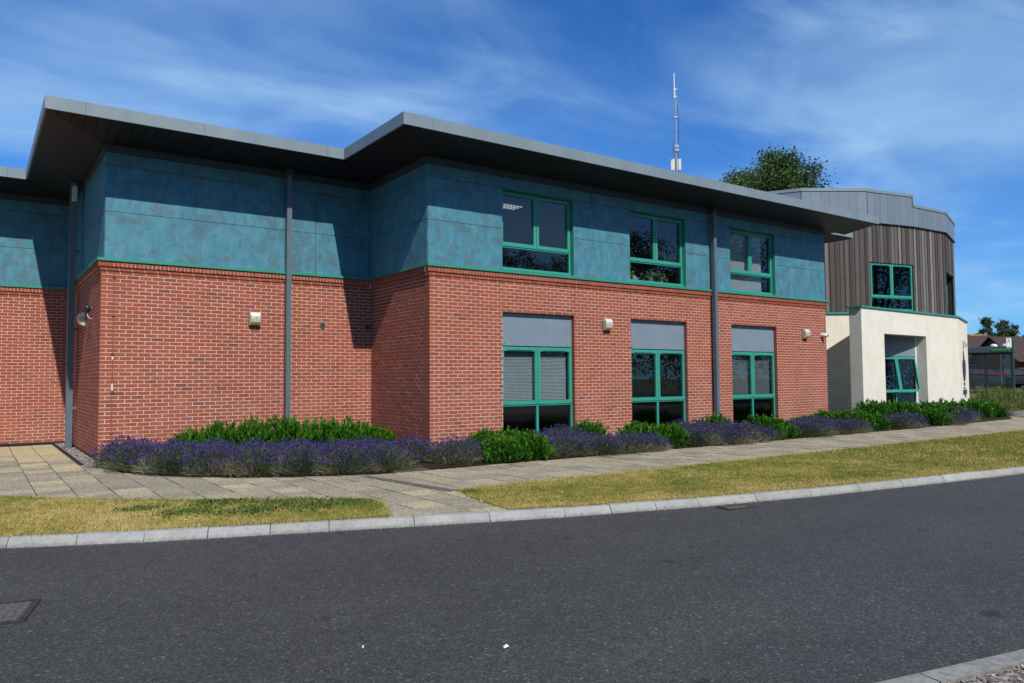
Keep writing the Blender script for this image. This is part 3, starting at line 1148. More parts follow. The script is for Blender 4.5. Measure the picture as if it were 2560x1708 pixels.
def px_area(b):
    fr, u0, u1, v, z0, z1 = b
    p = [proj(fr.pt(u, v, z)) for u, z in ((u0, z0), (u1, z0), (u1, z1), (u0, z1))]
    if not all(0 < q[0] < 2560 and 0 < q[1] < 1700 for q in p):
        return 0
    if z0 < 0.6 and p[0][0] > 250:
        return 0
    a = 0
    for i in range(4):
        a += p[i][0] * p[(i + 1) % 4][1] - p[(i + 1) % 4][0] * p[i][1]
    return abs(a) / 2


order = sorted(range(len(bricks)), key=lambda i: -px_area(bricks[i]))
single = set(order[:300])
btpl = {}
rest = MB()
for i, b in enumerate(bricks):
    fr, u0, u1, v, z0, z1 = b
    t = min(1, max(0, random.gauss(0.60, 0.13)))
    if random.random() < 0.03:
        t = random.uniform(0, 0.15)
    dv = random.uniform(-0.0012, 0.0022)
    if i in single:
        kx = (round(u1 - u0, 4), round(t * 7), round(z1 - z0, 4))
        if kx not in btpl:
            q = MB()
            h = (u1 - u0) / 2
            q.box(Fr((0, 0), (1, 0)), -h, h, -HD, 0, 0, z1 - z0, kx[1] / 7)
            me_o = q.build("brick", "brick", None)
            btpl[kx] = me_o.data
            bpy.data.objects.remove(me_o)
        o = bpy.data.objects.new("brick", btpl[kx])
        COL.objects.link(o)
        w_ = parent_wall(fr)
        o.parent = w_
        p = Vector(fr.pt((u0 + u1) / 2, v + dv, z0)) - ORG[office.name]
        o.location = p
        o.rotation_euler.z = fr.rot
    else:
        rest.box(fr, u0, u1, v - HD, v + dv, z0, z1, t)
rest.build("brick", "brick", office, kind="stuff")

# green flashing above the brick
s = MB()
FZ0, FZ1 = 3.842, 3.886
for fr, L, e0, e1 in ((F_A, XB, 0.075, 0.075), (F_L, -XL, 0.075, -0.075), (F_W, 4.99, 0, -0.075)):
    s.box(fr, -e0, L + e1, -0.12, 0.075, FZ0, FZ1)
s.box(F_AR, 0, D - 0.1201 + 0.0, -0.1, 0.075, FZ0, FZ1)
s.box(F_LR, 0, Y3 - D - 0.1201, -0.1, 0.075, FZ0, FZ1)
for fr, L, e0, e1 in ((F_A, XB, 0.078, 0.078), (F_L, -XL, 0.078, -0.078), (F_W, 4.99, 0, -0.078)):
    s.box(fr, -e0, L + e1, 0.0755, 0.081, FZ0 - 0.012, FZ1 - 0.004)
s.build("flashing", "green_dark", office)

# ---- teal cladding panels
ZS = [FZ1, 4.80, 5.70, 5.955]
UPW = [(u, u + WW) for u in (1.815, 5.665, 9.505)]
UPTOP = 5.69


def panel(fr, u0, u1, z0, z1, th=0.03, v=0.0):
    g_ = 0.0045
    MB().box(fr, u0 + g_, u1 - g_, v - th, v, z0 + g_, z1 - g_, random.random()).build("cladding_panel", "teal", office)


TA, TV = -0.045, 0.0   # right bay cladding starts a touch outside the brick corner
cols = [TA, UPW[0][0], UPW[0][1], UPW[1][0], UPW[1][1], UPW[2][0], UPW[2][1], XB]
for i in range(0, 7):
    a, b = cols[i], cols[i + 1]
    if i % 2 == 0:
        panel(F_A, a, b, ZS[0], ZS[1])
        panel(F_A, a, b, ZS[1], ZS[2])
seams = [TA, 1.815, 4.42, 8.62, 11.55, XB]
for a, b in zip(seams, seams[1:]):
    panel(F_A, a, b, ZS[2], ZS[3])
for a, b in ((0, 1.38), (1.38, D - 0.031)):
    pass
FAR_T = Fr((TA, D), (0, -1))
for z0, z1 in zip(ZS, ZS[1:]):
    panel(FAR_T, 0.0, D - 0.031, z0, z1)
FL_T = Fr((XL + 0.05, D), (1, 0))
for z0, z1 in zip(ZS, ZS[1:]):
    for a, b in ((0, 3.53), (3.53, 4.19), (4.19, -XL - 0.05 - 0.046)):
        panel(FL_T, a, b, z0, z1)
    panel(Fr((XL + 0.05, Y3), (0, -1)), 0, Y3 - D - 0.031, z0, z1)
    for a, b in ((0, 1.9), (1.9, 5.0 + 0.049)):
        panel(F_W, a, b, z0, z1)
# dark backing behind the joints
s = MB()


def backing(fr, L, ops, e1=0.0, e0=0.0):
    us = sorted(set([e0, L - e1] + [u for o in ops for u in o]))
    for a, b in zip(us, us[1:]):
        if any(o[0] - 1e-6 <= a and b <= o[1] + 1e-6 for o in ops):
            s.box(fr, a, b, -0.20, -0.032, UPTOP + 0.004, 6.05)
        else:
            s.box(fr, a, b, -0.20, -0.032, FZ1 - 0.02, 6.05)


backing(F_A, XB, [(a - 0.002, b + 0.002) for a, b in UPW], 0.002, 0.035)
backing(FAR_T, D, [], 0.21)
backing(FL_T, -XL - 0.1, [], 0, 0.035)
backing(Fr((XL + 0.05, Y3), (0, -1)), Y3 - D, [], 0.21)
backing(F_W, 5.0, [])
s.build("cladding_backing", "dpc", office)
# trim band under the soffit
s = MB()
for fr, L, e0, e1 in ((F_A, XB, 0.09, 0.04), (FL_T, -XL - 0.1, 0.04, 0.0), (F_W, 5.0, 0, 0)):
    s.box(fr, -e0, L + e1, -0.12, 0.035, 5.958, 6.10)
s.box(FAR_T, 0.036, D - 0.1205, -0.1, 0.035, 5.958, 6.10)
s.box(Fr((XL + 0.05, Y3), (0, -1)), 0.036, Y3 - D - 0.1205, -0.1, 0.035, 5.958, 6.10)
s.build("trim_band", "trim", office)

# ---- roof: deck, fascia panels, soffit boards
RX0, RX1, RY0 = -1.17, 15.28, -1.13       # right bay roof
LX0, LY0 = -6.64, 1.62                    # left bay roof
WY0 = 7.24                                # far wing roof edge
EX, EY = 16.8, 0.62                       # small step at the right end
deck = [(-16, WY0), (LX0, WY0), (LX0, LY0), (RX0, LY0), (RX0, RY0), (RX1, RY0), (RX1, EY), (EX, EY), (EX, 13), (-16, 13)]
s = MB()
i_ = 0.035
deck_in = [(-16, WY0 + i_), (LX0 + i_, WY0 + i_), (LX0 + i_, LY0 + i_), (RX0 + i_, LY0 + i_), (RX0 + i_, RY0 + i_), (RX1 - i_, RY0 + i_), (RX1 - i_, EY + i_), (EX - i_, EY + i_), (EX - i_, 13), (-16, 13)]
s.prism(deck_in, RZ0 + 0.06, RZ1 - 0.02)
roof = s.build("roof", "roof", office)


def fascia(p, q, cuts, out):
    p, q = Vector(p), Vector(q)
    L = (q - p).length
    d = (q - p) / L
    cs = [0] + [c_ for c_ in cuts if 0 < c_ < L] + [L]
    fr = Fr(tuple(p), tuple(d))
    for a, b in zip(cs, cs[1:]):
        w_ = MB()
        w_.box(fr, a + 0.002, b - 0.002, -0.03, 0.0, RZ0, RZ1)
        w_.box(fr, a + 0.002, b - 0.002, -0.14, -0.0305, RZ1 - 0.015, RZ1 + 0.006)
        w_.box(fr, a + 0.002, b - 0.002, -0.075, -0.0305, RZ0 - 0.0, RZ0 + 0.018)
        w_.build("fascia_panel", "fascia", roof)


fascia((RX0, RY0), (RX1, RY0), [0.62, 3.6, 6.55, 9.5, 12.45, 15.9], 1)
fascia((RX0, LY0), (RX0, RY0 + 0.031), [1.35], 1)
fascia((LX0, LY0), (RX0 - 0.001, LY0), [0.62, 2.62, 5.1], 1)
fascia((LX0, WY0), (LX0, LY0 + 0.031), [1.9, 3.8], 1)
fascia((-16, WY0), (LX0 - 0.001, WY0), [6.0, 9.0], 1)
fascia((RX1 + 0.001, EY), (EX, EY), [0.9], 1)
fascia((RX1, RY0 + 0.031), (RX1, EY - 0.001), [], 1)
fascia((EX, EY + 0.031), (EX, 12), [], 1)


def soffit(fr, u0, u1, O, lo, hi, w=0.2):
    """boards across an overhang of depth O; lo/hi give the v-range at u (mitres)"""
    n = max(1, round((u1 - u0) / w))
    st = (u1 - u0) / n
    zf = lambda v: 6.085 + 0.155 * v / O
    for i in range(n):
        a, b = u0 + i * st + 0.004, u0 + (i + 1) * st - 0.004
        q = [(a, lo(a)), (b, lo(b)), (b, hi(b)), (a, hi(a))]
        q = [(u, max(0.0, min(O, v))) for u, v in q]
        if (q[3][1] - q[0][1]) + (q[2][1] - q[1][1]) < 0.02:
            continue
        bot = [fr.pt(u, v, zf(v)) for u, v in q]
        top = [(x, y, z + 0.022) for x, y, z in bot]
        MB().add(bot + top, [(0, 1, 2, 3), (4, 7, 6, 5), (0, 4, 5, 1), (1, 5, 6, 2), (2, 6, 7, 3), (3, 7, 4, 0)], random.random()).build("soffit_board", "soffit", roof)


OA = -RY0 - 0.035
OL = D - LY0 - 0.035
soffit(F_A, RX0 + 0.03, RX1 - 0.03, OA, lambda u: max(0, -(u) * OA / (-RX0 - 0.03)), lambda u: OA)
soffit(F_AR, -1.12, D + OA, -RX0 - 0.035, lambda u: max(0.0, (u - D) * 1.03), lambda u: min(2.0, (u + 0.0) * 1.03) if u < 1.14 else 2.0)
soffit(F_L, LX0 - XL + 0.03, -XL, OL, lambda u: max(0, -u * OL / (XL - LX0 - 0.03)), lambda u: 9.0 if u < -XL + RX0 else max(0.0, (-XL - u) / (-RX0) * OL))
soffit(F_LR, 0.0, Y3 - D + OL, XL - LX0 - 0.035, lambda u: max(0.0, (u - (Y3 - D)) * 0.93), lambda u: 9.0 if u > 1.18 else u * 0.89)
soffit(F_W, 0.0, 5.0, Y3 - WY0 - 0.035, lambda u: 0.0, lambda u: 9.0 if u < 5.0 - 1.05 else (5.0 - u) * 1.12, 0.3)
# end overhangs (right-hand side)
s = MB()
s.wbox(XB + 0.04, RX1 - 0.04, 0.0, EY, 6.20, 6.235)
s.wbox(XB + 0.04, EX - 0.04, EY + 0.035, 11.9, 6.20, 6.235)
s.build("end_soffit", "soffit", roof)

# ---- closing walls, floors and rooms behind the glass
s = MB()
s.wbox(XB - 0.25, XB - 0.005, 0.245, 12, 0.0, 6.2)
s.wbox(-15.9, XB - 0.26, 11.8, 12.0, 0.0, 6.2)
s.build("rear_wall", "wallin", office)
s = MB()
s.wbox(0.3, XB - 0.3, 5.2, 5.3, 0.0, 6.1)
s.wbox(0.26, 0.36, 0.30, 5.19, 0.0, 6.1)
s.wbox(4.55, 4.65, 0.30, 5.19, 0.0, 6.1)
s.wbox(8.45, 8.55, 0.30, 5.19, 0.0, 6.1)
s.wbox(13.3, 13.4, 0.30, 5.19, 0.0, 6.1)
s.wbox(0.3, XB - 0.3, 0.25, 5.15, 5.98, 6.03)
s.build("interior_wall", "interior", office)
s = MB()
s.wbox(0.3, XB - 0.3, 0.25, 5.15, 0.0, 0.03)
s.wbox(0.3, XB - 0.3, 0.25, 5.15, 3.05, 3.25)
s.build("interior_floor", "carpet", office)
s = MB()
LAMP = (3.40, 2.15)
for i in range(6):
    for j in range(3):
        s.wbox(LAMP[0] + i * 0.10, LAMP[0] + i * 0.10 + 0.05, LAMP[1] + j * 0.16, LAMP[1] + j * 0.16 + 0.07, 5.955, 5.978)
s.build("ceiling_lamp", "tube", office)


def rect_frame(s, fr, u0, u1, z0, z1, w, v0, v1, wb=None, tilt=None):
    wb = wb or w
    s.box(fr, u0, u1, v0, v1, z1 - w, z1)
    s.box(fr, u0, u1, v0, v1, z0, z0 + wb)
    s.box(fr, u0, u0 + w, v0, v1, z0 + wb, z1 - w)
    s.box(fr, u1 - w, u1, v0, v1, z0 + wb, z1 - w)


def window(parent, fr, u0, u1, z0, z1, back, zt, lower_mullion, blind=None, swing=0.0, slat_w=0.03):
    """frame mesh with sashes, panes, vents and a blind below it; front face at v = -back"""
    f = MB()
    e = 0.004
    rect_frame(f, fr, u0 + e, u1 - e, z0, z1 - e, 0.045, -back - 0.07, -back)
    um = (u0 + u1) / 2
    f.box(fr, u0 + 0.049, u1 - 0.049, -back - 0.068, -back - 0.002, zt - 0.0225, zt + 0.0225)
    f.box(fr, um - 0.02, um + 0.02, -back - 0.068, -back - 0.003, zt + 0.0225, z1 - 0.049)
    if lower_mullion:
        f.box(fr, um - 0.03, um + 0.03, -back - 0.068, -back - 0.003, z0 + 0.045, zt - 0.0225)
    win = f.build("window", "green", parent)

    def tilted(mb, zp):
        if swing:
            n = fr.n
            mb.v = [(x + n[0] * math.sin(swing) * (zp - z), y + n[1] * math.sin(swing) * (zp - z), z) for x, y, z in mb.v]
        return mb

    for a, b in ((u0 + 0.024, um - 0.006), (um + 0.006, u1 - 0.024)):
        sz0, sz1 = zt + 0.012, z1 - 0.030
        q = MB()
        rect_frame(q, fr, a, b, sz0, sz1, 0.068, -back - 0.055, -back + 0.016, 0.085)
        tilted(q, sz1).build("sash", "green", win)
        q = MB()
        q.box(fr, a + 0.066, b - 0.066, -back - 0.034, -back - 0.022, sz0 + 0.083, sz1 - 0.066)
        tilted(q, sz1).build("pane", "glass", win)
        q = MB()
        q.box(fr, a + 0.16, b - 0.16, -back + 0.0165, -back + 0.032, sz1 - 0.048, sz1 - 0.022)
        tilted(q, sz1).build("trickle_vent", "green", win)
    lows = [(u0 + 0.047, um - 0.028), (um + 0.028, u1 - 0.047)] if lower_mullion else [(u0 + 0.047, u1 - 0.047)]
    for a, b in lows:
        MB().box(fr, a, b, -back - 0.04, -back - 0.028, z0 + 0.043, zt - 0.02).build("pane", "glass", win)
    if blind:
        zb0, zb1, ang, matn, pitch = blind
        q = MB()
        z = zb1
        hw = slat_w / 2
        while z > zb0:
            dv, dz = hw * math.cos(ang), hw * math.sin(ang)
            vb = -back - 0.115
            for a, b in ((u0 + 0.10, um - 0.02), (um + 0.02, u1 - 0.10)):
                q.add([fr.pt(a, vb + dv, z - dz), fr.pt(b, vb + dv, z - dz), fr.pt(b, vb - dv, z + dz), fr.pt(a, vb - dv, z + dz)], [(0, 1, 2, 3)])
            z -= pitch
        for a, b in ((u0 + 0.10, um - 0.02), (um + 0.02, u1 - 0.10)):
            q.box(fr, a, b, -back - 0.13, -back - 0.10, zb1 + 0.01, zb1 + 0.04)
        q.build("blind", matn, win)
    return win


lw_b = [(0.95, 2.13, math.radians(58), "blind", 0.0325), (0.95, 2.13, math.radians(12), "blind_dark", 0.030), (0.95, 2.13, math.radians(48), "blind_mid", 0.029)]
for i, u in enumerate(WIN_U):
    w_ = window(office, F_A, u, u + WW, 0.06, 2.232, 0.10, 0.935, True, lw_b[i])
    q = MB()
    q.box(F_A, u + 0.004, u + WW - 0.004, -0.125, -0.10, 2.25, OPEN_TOP - 0.003)
    q.build("infill_panel", "greypanel", w_)
    q = MB()
    q.box(F_A, u + 0.004, u + WW - 0.004, -0.20, -0.126, 2.225, OPEN_TOP)
    q.build("panel_packer", "dpc", w_)
    MB().box(F_A, u, u + WW, -0.24, -0.1, 0.0525, 0.0595).build("sill", "dpc", w_)
    q = MB()
    for f in (0.06, 0.35, 0.65, 0.94):
        uc = u + WW * f
        q.box(F_A, uc - 0.009, uc + 0.009, -0.0999, -0.094, 2.29, 2.308)
    q.build("fixing_screw", "trim", w_)
up_b = [(4.06, 5.56, math.radians(4), "blind_dark", 0.034), None, None]
for i, (a, b) in enumerate(UPW):
    w_ = window(office, F_A, a, b, FZ1 + 0.052, UPTOP, 0.115, 4.445, False, up_b[i])
    q = MB()
    q.box(F_A, a + 0.001, b - 0.001, -0.2, 0.079, FZ1 + 0.0005, FZ1 + 0.012)
    q.box(F_A, a + 0.001, b - 0.001, -0.2, -0.06, FZ1 + 0.012, FZ1 + 0.05)
    q.build("sill", "green", w_)
    if i == 2:
        q = MB()
        q.box(F_A, a + 0.09, b - 0.32, -0.262, -0.255, 3.96, 5.62)
        q.build("roller_blind", "blind", w_)
    q = MB()   # painted reveal linings
    q.box(F_A, b + 0.0005, b + 0.006, -0.2, 0.004, FZ1 + 0.013, UPTOP)
    q.box(F_A, a - 0.006, a - 0.0005, -0.2, 0.004, FZ1 + 0.013, UPTOP)
    q.box(F_A, a, b, -0.2, 0.004, UPTOP - 0.001, UPTOP + 0.005)
    q.build("reveal_lining", "green_dark", w_)

# vertical movement joints in the brickwork over the window edges
for u in [x for a in WIN_U for x in (a, a + WW)]:
    MB().box(F_A, u - 0.005, u + 0.005, -0.02, 0.0032, OPEN_TOP, ZC).build("movement_joint", "copper", office)
MB().box(F_A, -0.0045 - 0.03, 0.03 - 0.03, 0, 0.001, 0, 0.001)

# ---- downpipes
for fr, u, z0 in ((F_A, 8.62, 0.02), (F_L, -XL - 2.065, 0.02)):
    q = MB()
    q.box(fr, u, u + 0.105, 0.082, 0.19, z0, 5.98)
    dp = q.build("downpipe", "pipe", office)
    q = MB()
    for z in (0.9, 2.7, 4.5):
        q.box(fr, u + 0.02, u + 0.085, 0.0, 0.0815, z, z + 0.05)
    q.build("pipe_bracket", "pipe", dp)
    MB().box(fr, u - 0.02, u + 0.125, 0.04, 0.21, 5.981, 6.12).build("pipe_hopper", "trim", dp)
q = MB()
q.box(F_LR, Y3 - 6.52, Y3 - 6.38, 0.085, 0.215, 0.0, 6.12)
dp = q.build("downpipe", "pipe", office)
q = MB()
for z in (0.9, 2.7, 4.5):
    q.box(F_LR, Y3 - 6.48, Y3 - 6.42, 0.0, 0.0845, z, z + 0.05)
q.build("pipe_bracket", "pipe", dp)

# ---- round wall vents
for xc in (-1.184, -0.104):
    q = MB()
    n = 16
    ring = []
    for r_, v in ((0.062, 0.0), (0.062, 0.022), (0.048, 0.022), (0.044, 0.006)):
        ring.append([F_L.pt(xc - XL + r_ * math.cos(2 * math.pi * j / n), v, 2.745 + r_ * math.sin(2 * math.pi * j / n)) for j in range(n)])
    vs = [p for g_ in ring for p in g_]
    fs = [(a * n + j, (a + 1) * n + j, (a + 1) * n + (j + 1) % n, a * n + (j + 1) % n) for a in range(3) for j in range(n)]
    q.add(vs, fs)
    q.add(ring[3], [tuple(range(n))], 0.5, 1)
    vt = q.build("air_vent", ["lampback", "dark"], office)
    q = MB()
    for z in (-0.024, -0.008, 0.008, 0.024):
        w_ = math.sqrt(0.045 ** 2 - z * z)
        q.box(F_L, xc - XL - w_, xc - XL + w_, 0.0065, 0.018, 2.745 + z - 0.0035, 2.745 + z + 0.0035)
    q.build("vent_slat", "lampback", vt)

# ---- lightning conductor on the left bay
uc = -5.371 - XL
q = MB().box(F_L, uc - 0.009, uc + 0.009, 0.004, 0.010, 0.1, ZC + 0.001)
con = q.build("lightning_conductor", "copper", office)
for z in (3.538, 2.789, 2.048, 1.316, 0.548):
    MB().box(F_L, uc - 0.028, uc + 0.028, 0.0102, 0.026, z - 0.014, z + 0.014).build("clip", "copper", con)
for z0, z1 in ((1.945, 2.0), (1.35, 1.48)):
    MB().box(F_L, uc - 0.013, uc + 0.013, 0.0104, 0.013, z0, z1).build("test_label", "white", con)

# ------------------------------------------------------------------ timber and render block
tb = thing("timber_clad_building", "curved timber clad block with zinc parapet above a cream rendered ground floor", "building", (21, 4, 0))
PT = [(15.3, 5.7), (16.97, 2.67), (18.99, 1.336), (21.265, 0.829), (23.537, 0.707), (26.106, 1.541), (28.3, 3.4), (29.6, 6.2)]
ZB, ZLT = 7.197, 3.86
TOPZ = [8.35, 8.35, 8.33, 8.33, 7.94, 7.91, 7.90, 7.90]
R0, R1, R2 = (16.699, 0.353), (24.472, 0.757), (28.012, 1.97)


def facet(i):
    a, b = PT[i], PT[i + 1]
    return Fr(a, (b[0] - a[0], b[1] - a[1])), math.dist(a, b)


f2, l2 = facet(2)
f4, l4 = facet(4)
tw = (0.14, l2 - 0.03, 5.70)          # first-floor window in facet 2
nw = (0.10, l4 * 0.80, 5.62)          # narrow window in facet 4
body = MB()
for i in range(len(PT) - 1):
    fr, L = facet(i)
    ops = [tw] if i == 2 else ([nw] if i == 4 else [])
    us = [0] + [x for o in ops for x in o[:2]] + [L]
    for a, b in zip(us, us[1:]):
        if ops and abs(a - ops[0][0]) < 1e-6:
            body.box(fr, a, b, -0.25, -0.045, ops[0][2], ZB + 0.5)
        else:
            body.box(fr, a, b, -0.25, -0.045, 0.0 if i < 2 else 3.8, ZB + 0.5)
        pass
tbody = body.build("timber_wall", "dpc", tb)
for i in range(len(PT) - 1):
    fr, L = facet(i)
    ops = [tw] if i == 2 else ([nw] if i == 4 else [])
    w0 = 0.092
    n = max(1, round(L / w0))
    w_ = L / n
    for j in range(n):
        a, b = j * w_, (j + 1) * w_
        zb_ = ZLT
        um = (a + b) / 2
        for o_ in ops:
            if o_[0] - 0.02 < um < o_[1] + 0.02:
                zb_ = o_[2]
        t = random.betavariate(1.1, 1.6)
        hi = j % 2
        s = MB()
        if hi:
            s.box(fr, a - 0.012, b + 0.012, -0.020, -0.0005 + random.uniform(-0.003, 0.003), zb_ + random.uniform(0, 0.01), ZB, t)
        else:
            s.box(fr, a + 0.002, b - 0.002, -0.044, -0.021, zb_ + random.uniform(0, 0.01), ZB, t * 0.75)
        s.build("timber_board", "timber", tbody)
# zinc parapet
zp = MB()
for i in range(len(PT) - 1):
    fr, L = facet(i)
    zt = TOPZ[i] if i != 3 else 7.95
    zt2 = TOPZ[i + 1] if i != 2 else 8.33
    zp.box(fr, 0.0, L, -0.25, 0.02, ZB + 0.002, min(zt, zt2) - 0.01)
parapet = zp.build("parapet", "dpc", tb)
for i in range(len(PT) - 1):
    fr, L = facet(i)
    zt = TOPZ[i] if i != 3 else 7.95
    n = max(2, round(L / 0.33))
    for j in range(n):
        MB().box(fr, j * L / n + 0.003, (j + 1) * L / n - 0.003, 0.0205, 0.05, ZB - 0.03, zt - 0.06, random.random()).build("zinc_panel", "zinc", parapet)
    MB().box(fr, -0.02, L + 0.02, -0.27, 0.075, zt - 0.059, zt + 0.05).build("coping", "fascia", parapet)
    MB().box(fr, -0.01, L + 0.01, -0.03, 0.062, ZB - 0.055, ZB - 0.031).build("drip_trim", "trim", parapet)
fr3, _ = facet(3)
MB().box(fr3, -0.06, -0.0, -0.27, 0.076, 7.95, 8.27).build("coping", "fascia", parapet)
rt = MB()
rt.prism([PT[0], PT[1], PT[2], PT[3], PT[4], PT[5], PT[6], PT[7], (29, 12), (16.9, 12), (15.1, 9)], 7.5, 7.7)
rt.build("roof", "roof", tb)
# windows of the timber storey
window(tb, f2, tw[0], tw[1], ZLT + 0.12, tw[2], 0.06, 4.42, False, None)
w_ = window(tb, f4, nw[0], nw[1], ZLT + 0.1, nw[2], 0.24, 4.42, False, None)
MB().box(f4, nw[0] - 0.02, nw[1] + 0.02, -0.1, 0.03, nw[2] - 0.012, nw[2] + 0.03).build("reveal_lining", "timber", w_)
# dark room behind
rm = MB()
for i in (1, 2, 3, 4):
    fr, L = facet(i)
    rm.box(fr, 0.0, L, -2.6, -2.5, 0.0, 7.0)
rm.wbox(18.2, 26, 2.2, 6, 3.3, 3.4)
rm.build("interior_wall", "carpet", tb)

# rendered ground floor: screen wall with a deep opening
FR = Fr(R0, (R1[0] - R0[0], R1[1] - R0[1]))
LR_ = math.dist(R0, R1)
FE = Fr(R1, (R2[0] - R1[0], R2[1] - R1[1]))
LE = math.dist(R1, R2)
uo = [math.dist(R0, p) for p in ((18.27, 0.435), (21.555, 0.605))]
rw = MB()
rw.box(FR, 0, uo[0], -0.42, 0, 0, 3.84)
rw.box(FR, uo[1], LR_, -0.42, 0, 0, 3.84)
rw.box(FR, uo[0], uo[1], -0.42, 0, 3.005, 3.84)
rw.box(FE, 0.0, LE, -0.42, 0, 0, 3.84)
rw.box(Fr(R2, (0.4, 0.9)), 0.0, 5, -0.42, 0, 0, 3.84)
rwall = rw.build("render_wall", "render", tb)
# recessed render wall beside the brick office, and the jamb of the inner window
f1, l1 = facet(1)
q = MB()
q.box(f1, -1.4, l1, -0.3, 0.03, 0, 3.79)
q.build("render_wall", "render", tb)
cop = MB()
cop.box(FR, -0.06, LR_ + 0.03, -0.46, 0.05, 3.841, 3.90)
cop.box(FE, -0.03, LE + 0.05, -0.9, 0.05, 3.8415, 3.899)
cop.prism([(19.05, 0.9), (24.3, 1.15), (24.6, 1.25), (26.3, 1.8), (26.2, 2.2), (19.1, 1.9)], 3.80, 3.845)
cop.box(f1, -1.4, l1 - 0.35, -0.1, 0.09, 3.79, 3.85)
cop.build("flashing", "green_dark", tb)
# inner window on the line of the facet above
iw = Fr((18.675, 1.61), f2.u)
wr = math.dist((18.675, 1.48), (21.46, 1.48 - 0.2228 * 2.785)) + 0.01
w_ = window(tb, iw, wr - 2.06, wr, 0.1, 2.25, 0.0, 0.93, True, None, swing=math.radians(9))
MB().box(iw, wr - 2.9, wr, -0.06, 0.0, 2.262, 3.02).build("infill_panel", "greypanel", w_)
q = MB()
q.box(iw, wr - 2.7, wr - 2.065, -0.1, 0.0, 0, 2.26)
q.build("render_wall", "render", tb)
MB().box(iw, wr + 0.003, wr + 0.35, -0.1, 0.001, 0, 3.1).build("render_wall", "render", tb)

# ------------------------------------------------------------------ small fittings
def wall_light(fr, u, z, label):
    p = fr.pt(u, 0, z)
    t = thing("wall_light", label, "wall light", p, "bulkhead lamps on the walls")
    w = 0.11
    prof_hood = [(0.022, 0.145), (0.085, 0.140), (0.130, 0.115), (0.152, 0.060), (0.022, 0.060)]
    prof_lens = [(0.022, 0.059), (0.150, 0.059), (0.157, 0.0), (0.140, -0.075), (0.100, -0.125), (0.022, -0.140)]

    def ext(prof, mat, name, ww):
        s = MB()
        secs = [(-ww, 0.80), (-ww * 0.86, 0.97), (0, 1.0), (ww * 0.86, 0.97), (ww, 0.80)]
        k = len(prof)
        vs = []
        for uu_, sc in secs:
            for v, zz2 in prof:
                vs.append(fr.pt(u + uu_, 0.022 + (v - 0.022) * sc, z + zz2))
        fs = [tuple(range(k - 1, -1, -1)), tuple(range(4 * k, 5 * k))]
        for a in range(4):
            for i in range(k):
                fs.append((a * k + i, a * k + (i + 1) % k, (a + 1) * k + (i + 1) % k, (a + 1) * k + i))
        s.add(vs, fs)
        s.build(name, mat, t)

    MB().box(fr, u - 0.115, u + 0.115, 0.0, 0.0215, z - 0.15, z + 0.15).build("backplate", "lampback", t)
    ext(prof_hood, "chrome", "hood", w)
    ext(prof_lens, "lens", "lens", w)
    MB().box(fr, u - 0.018, u + 0.018, 0.158, 0.168, z + 0.02, z + 0.05).build("catch", "chrome", t)
    return t


wall_light(F_LR, Y3 - 5.08, 2.86, "bulkhead light on the shaded side wall beside the corner downpipe")
wall_light(F_L, -2.70 - XL, 2.825, "bulkhead light on brick between the conductor strip and a downpipe")
wall_light(F_A, 4.83, 2.80, "bulkhead light on brick between the first and second ground-floor windows")
wall_light(F_A, 12.90, 2.81, "bulkhead light on brick beside the white camera")
wall_light(FE, 1.75, 2.84, "bulkhead light on the cream wall above the purple sign")

# dome camera with a loose cable on the side wall
p = F_LR.pt(Y3 - 4.0, 0, 3.02)
t = thing("dome_camera", "small dark dome camera with dangling white cable on shaded brick", "camera", p)
MB().tube([F_LR.pt(Y3 - 4.0, 0.0, 3.02), F_LR.pt(Y3 - 4.0, 0.05, 3.02)], 0.03, 10).build("bracket", "lampback", t)
q = MB()
q.lathe(F_LR.pt(Y3 - 4.0, 0.085, 2.98), [(0.01, 0.09), (0.05, 0.085), (0.062, 0.05), (0.062, 0.02), (0.055, -0.02), (0.03, -0.055), (0.008, -0.065)], 14)
q.build("dome", "black", t, smooth=True)
MB().tube([F_LR.pt(Y3 - 4.02, 0.09, 2.93), F_LR.pt(Y3 - 4.0, 0.08, 2.86), F_LR.pt(Y3 - 3.93, 0.05, 2.80), F_LR.pt(Y3 - 3.85, 0.01, 2.79)], 0.006, 6).build("cable", "white", t)

# alarm sounder by the soffit
p = F_LR.pt(Y3 - 6.2, 0.1, 5.86)
t = thing("alarm_box", "slim white box on the corner downpipe just under the soffit", "alarm box", p)
MB().box(F_LR, Y3 - 6.36, Y3 - 6.18, 0.10, 0.19, 5.66, 5.98).build("casing", "white", t)
MB().box(F_LR, Y3 - 6.30, Y3 - 6.26, 0.03, 0.099, 5.8, 5.85).build("bracket", "lampback", t)
MB().tube([F_LR.pt(Y3 - 6.27, 0.145, 5.98), F_LR.pt(Y3 - 6.27, 0.145, 6.08)], 0.008, 6).build("cable", "white", t)

# white camera near the right end of the brick front
p = F_A.pt(13.80, 0, 2.80)
t = thing("security_camera", "white ball camera with dark lens near the end of the brick front", "camera", p)
MB().tube([F_A.pt(13.80, 0, 2.80), F_A.pt(13.80, 0.035, 2.80)], 0.065, 14).build("base_plate", "white", t)
q = MB()
q.tube([F_A.pt(13.79, 0.035, 2.80), F_A.pt(13.80, 0.06, 2.80), F_A.pt(13.83, 0.12, 2.79), F_A.pt(13.85, 0.15, 2.785)], [0.045, 0.058, 0.058, 0.048], 14)
q.build("housing", "white", t)
MB().tube([F_A.pt(13.851, 0.1505, 2.785), F_A.pt(13.868, 0.185, 2.78)], [0.042, 0.03], 12).build("lens", "black", t)
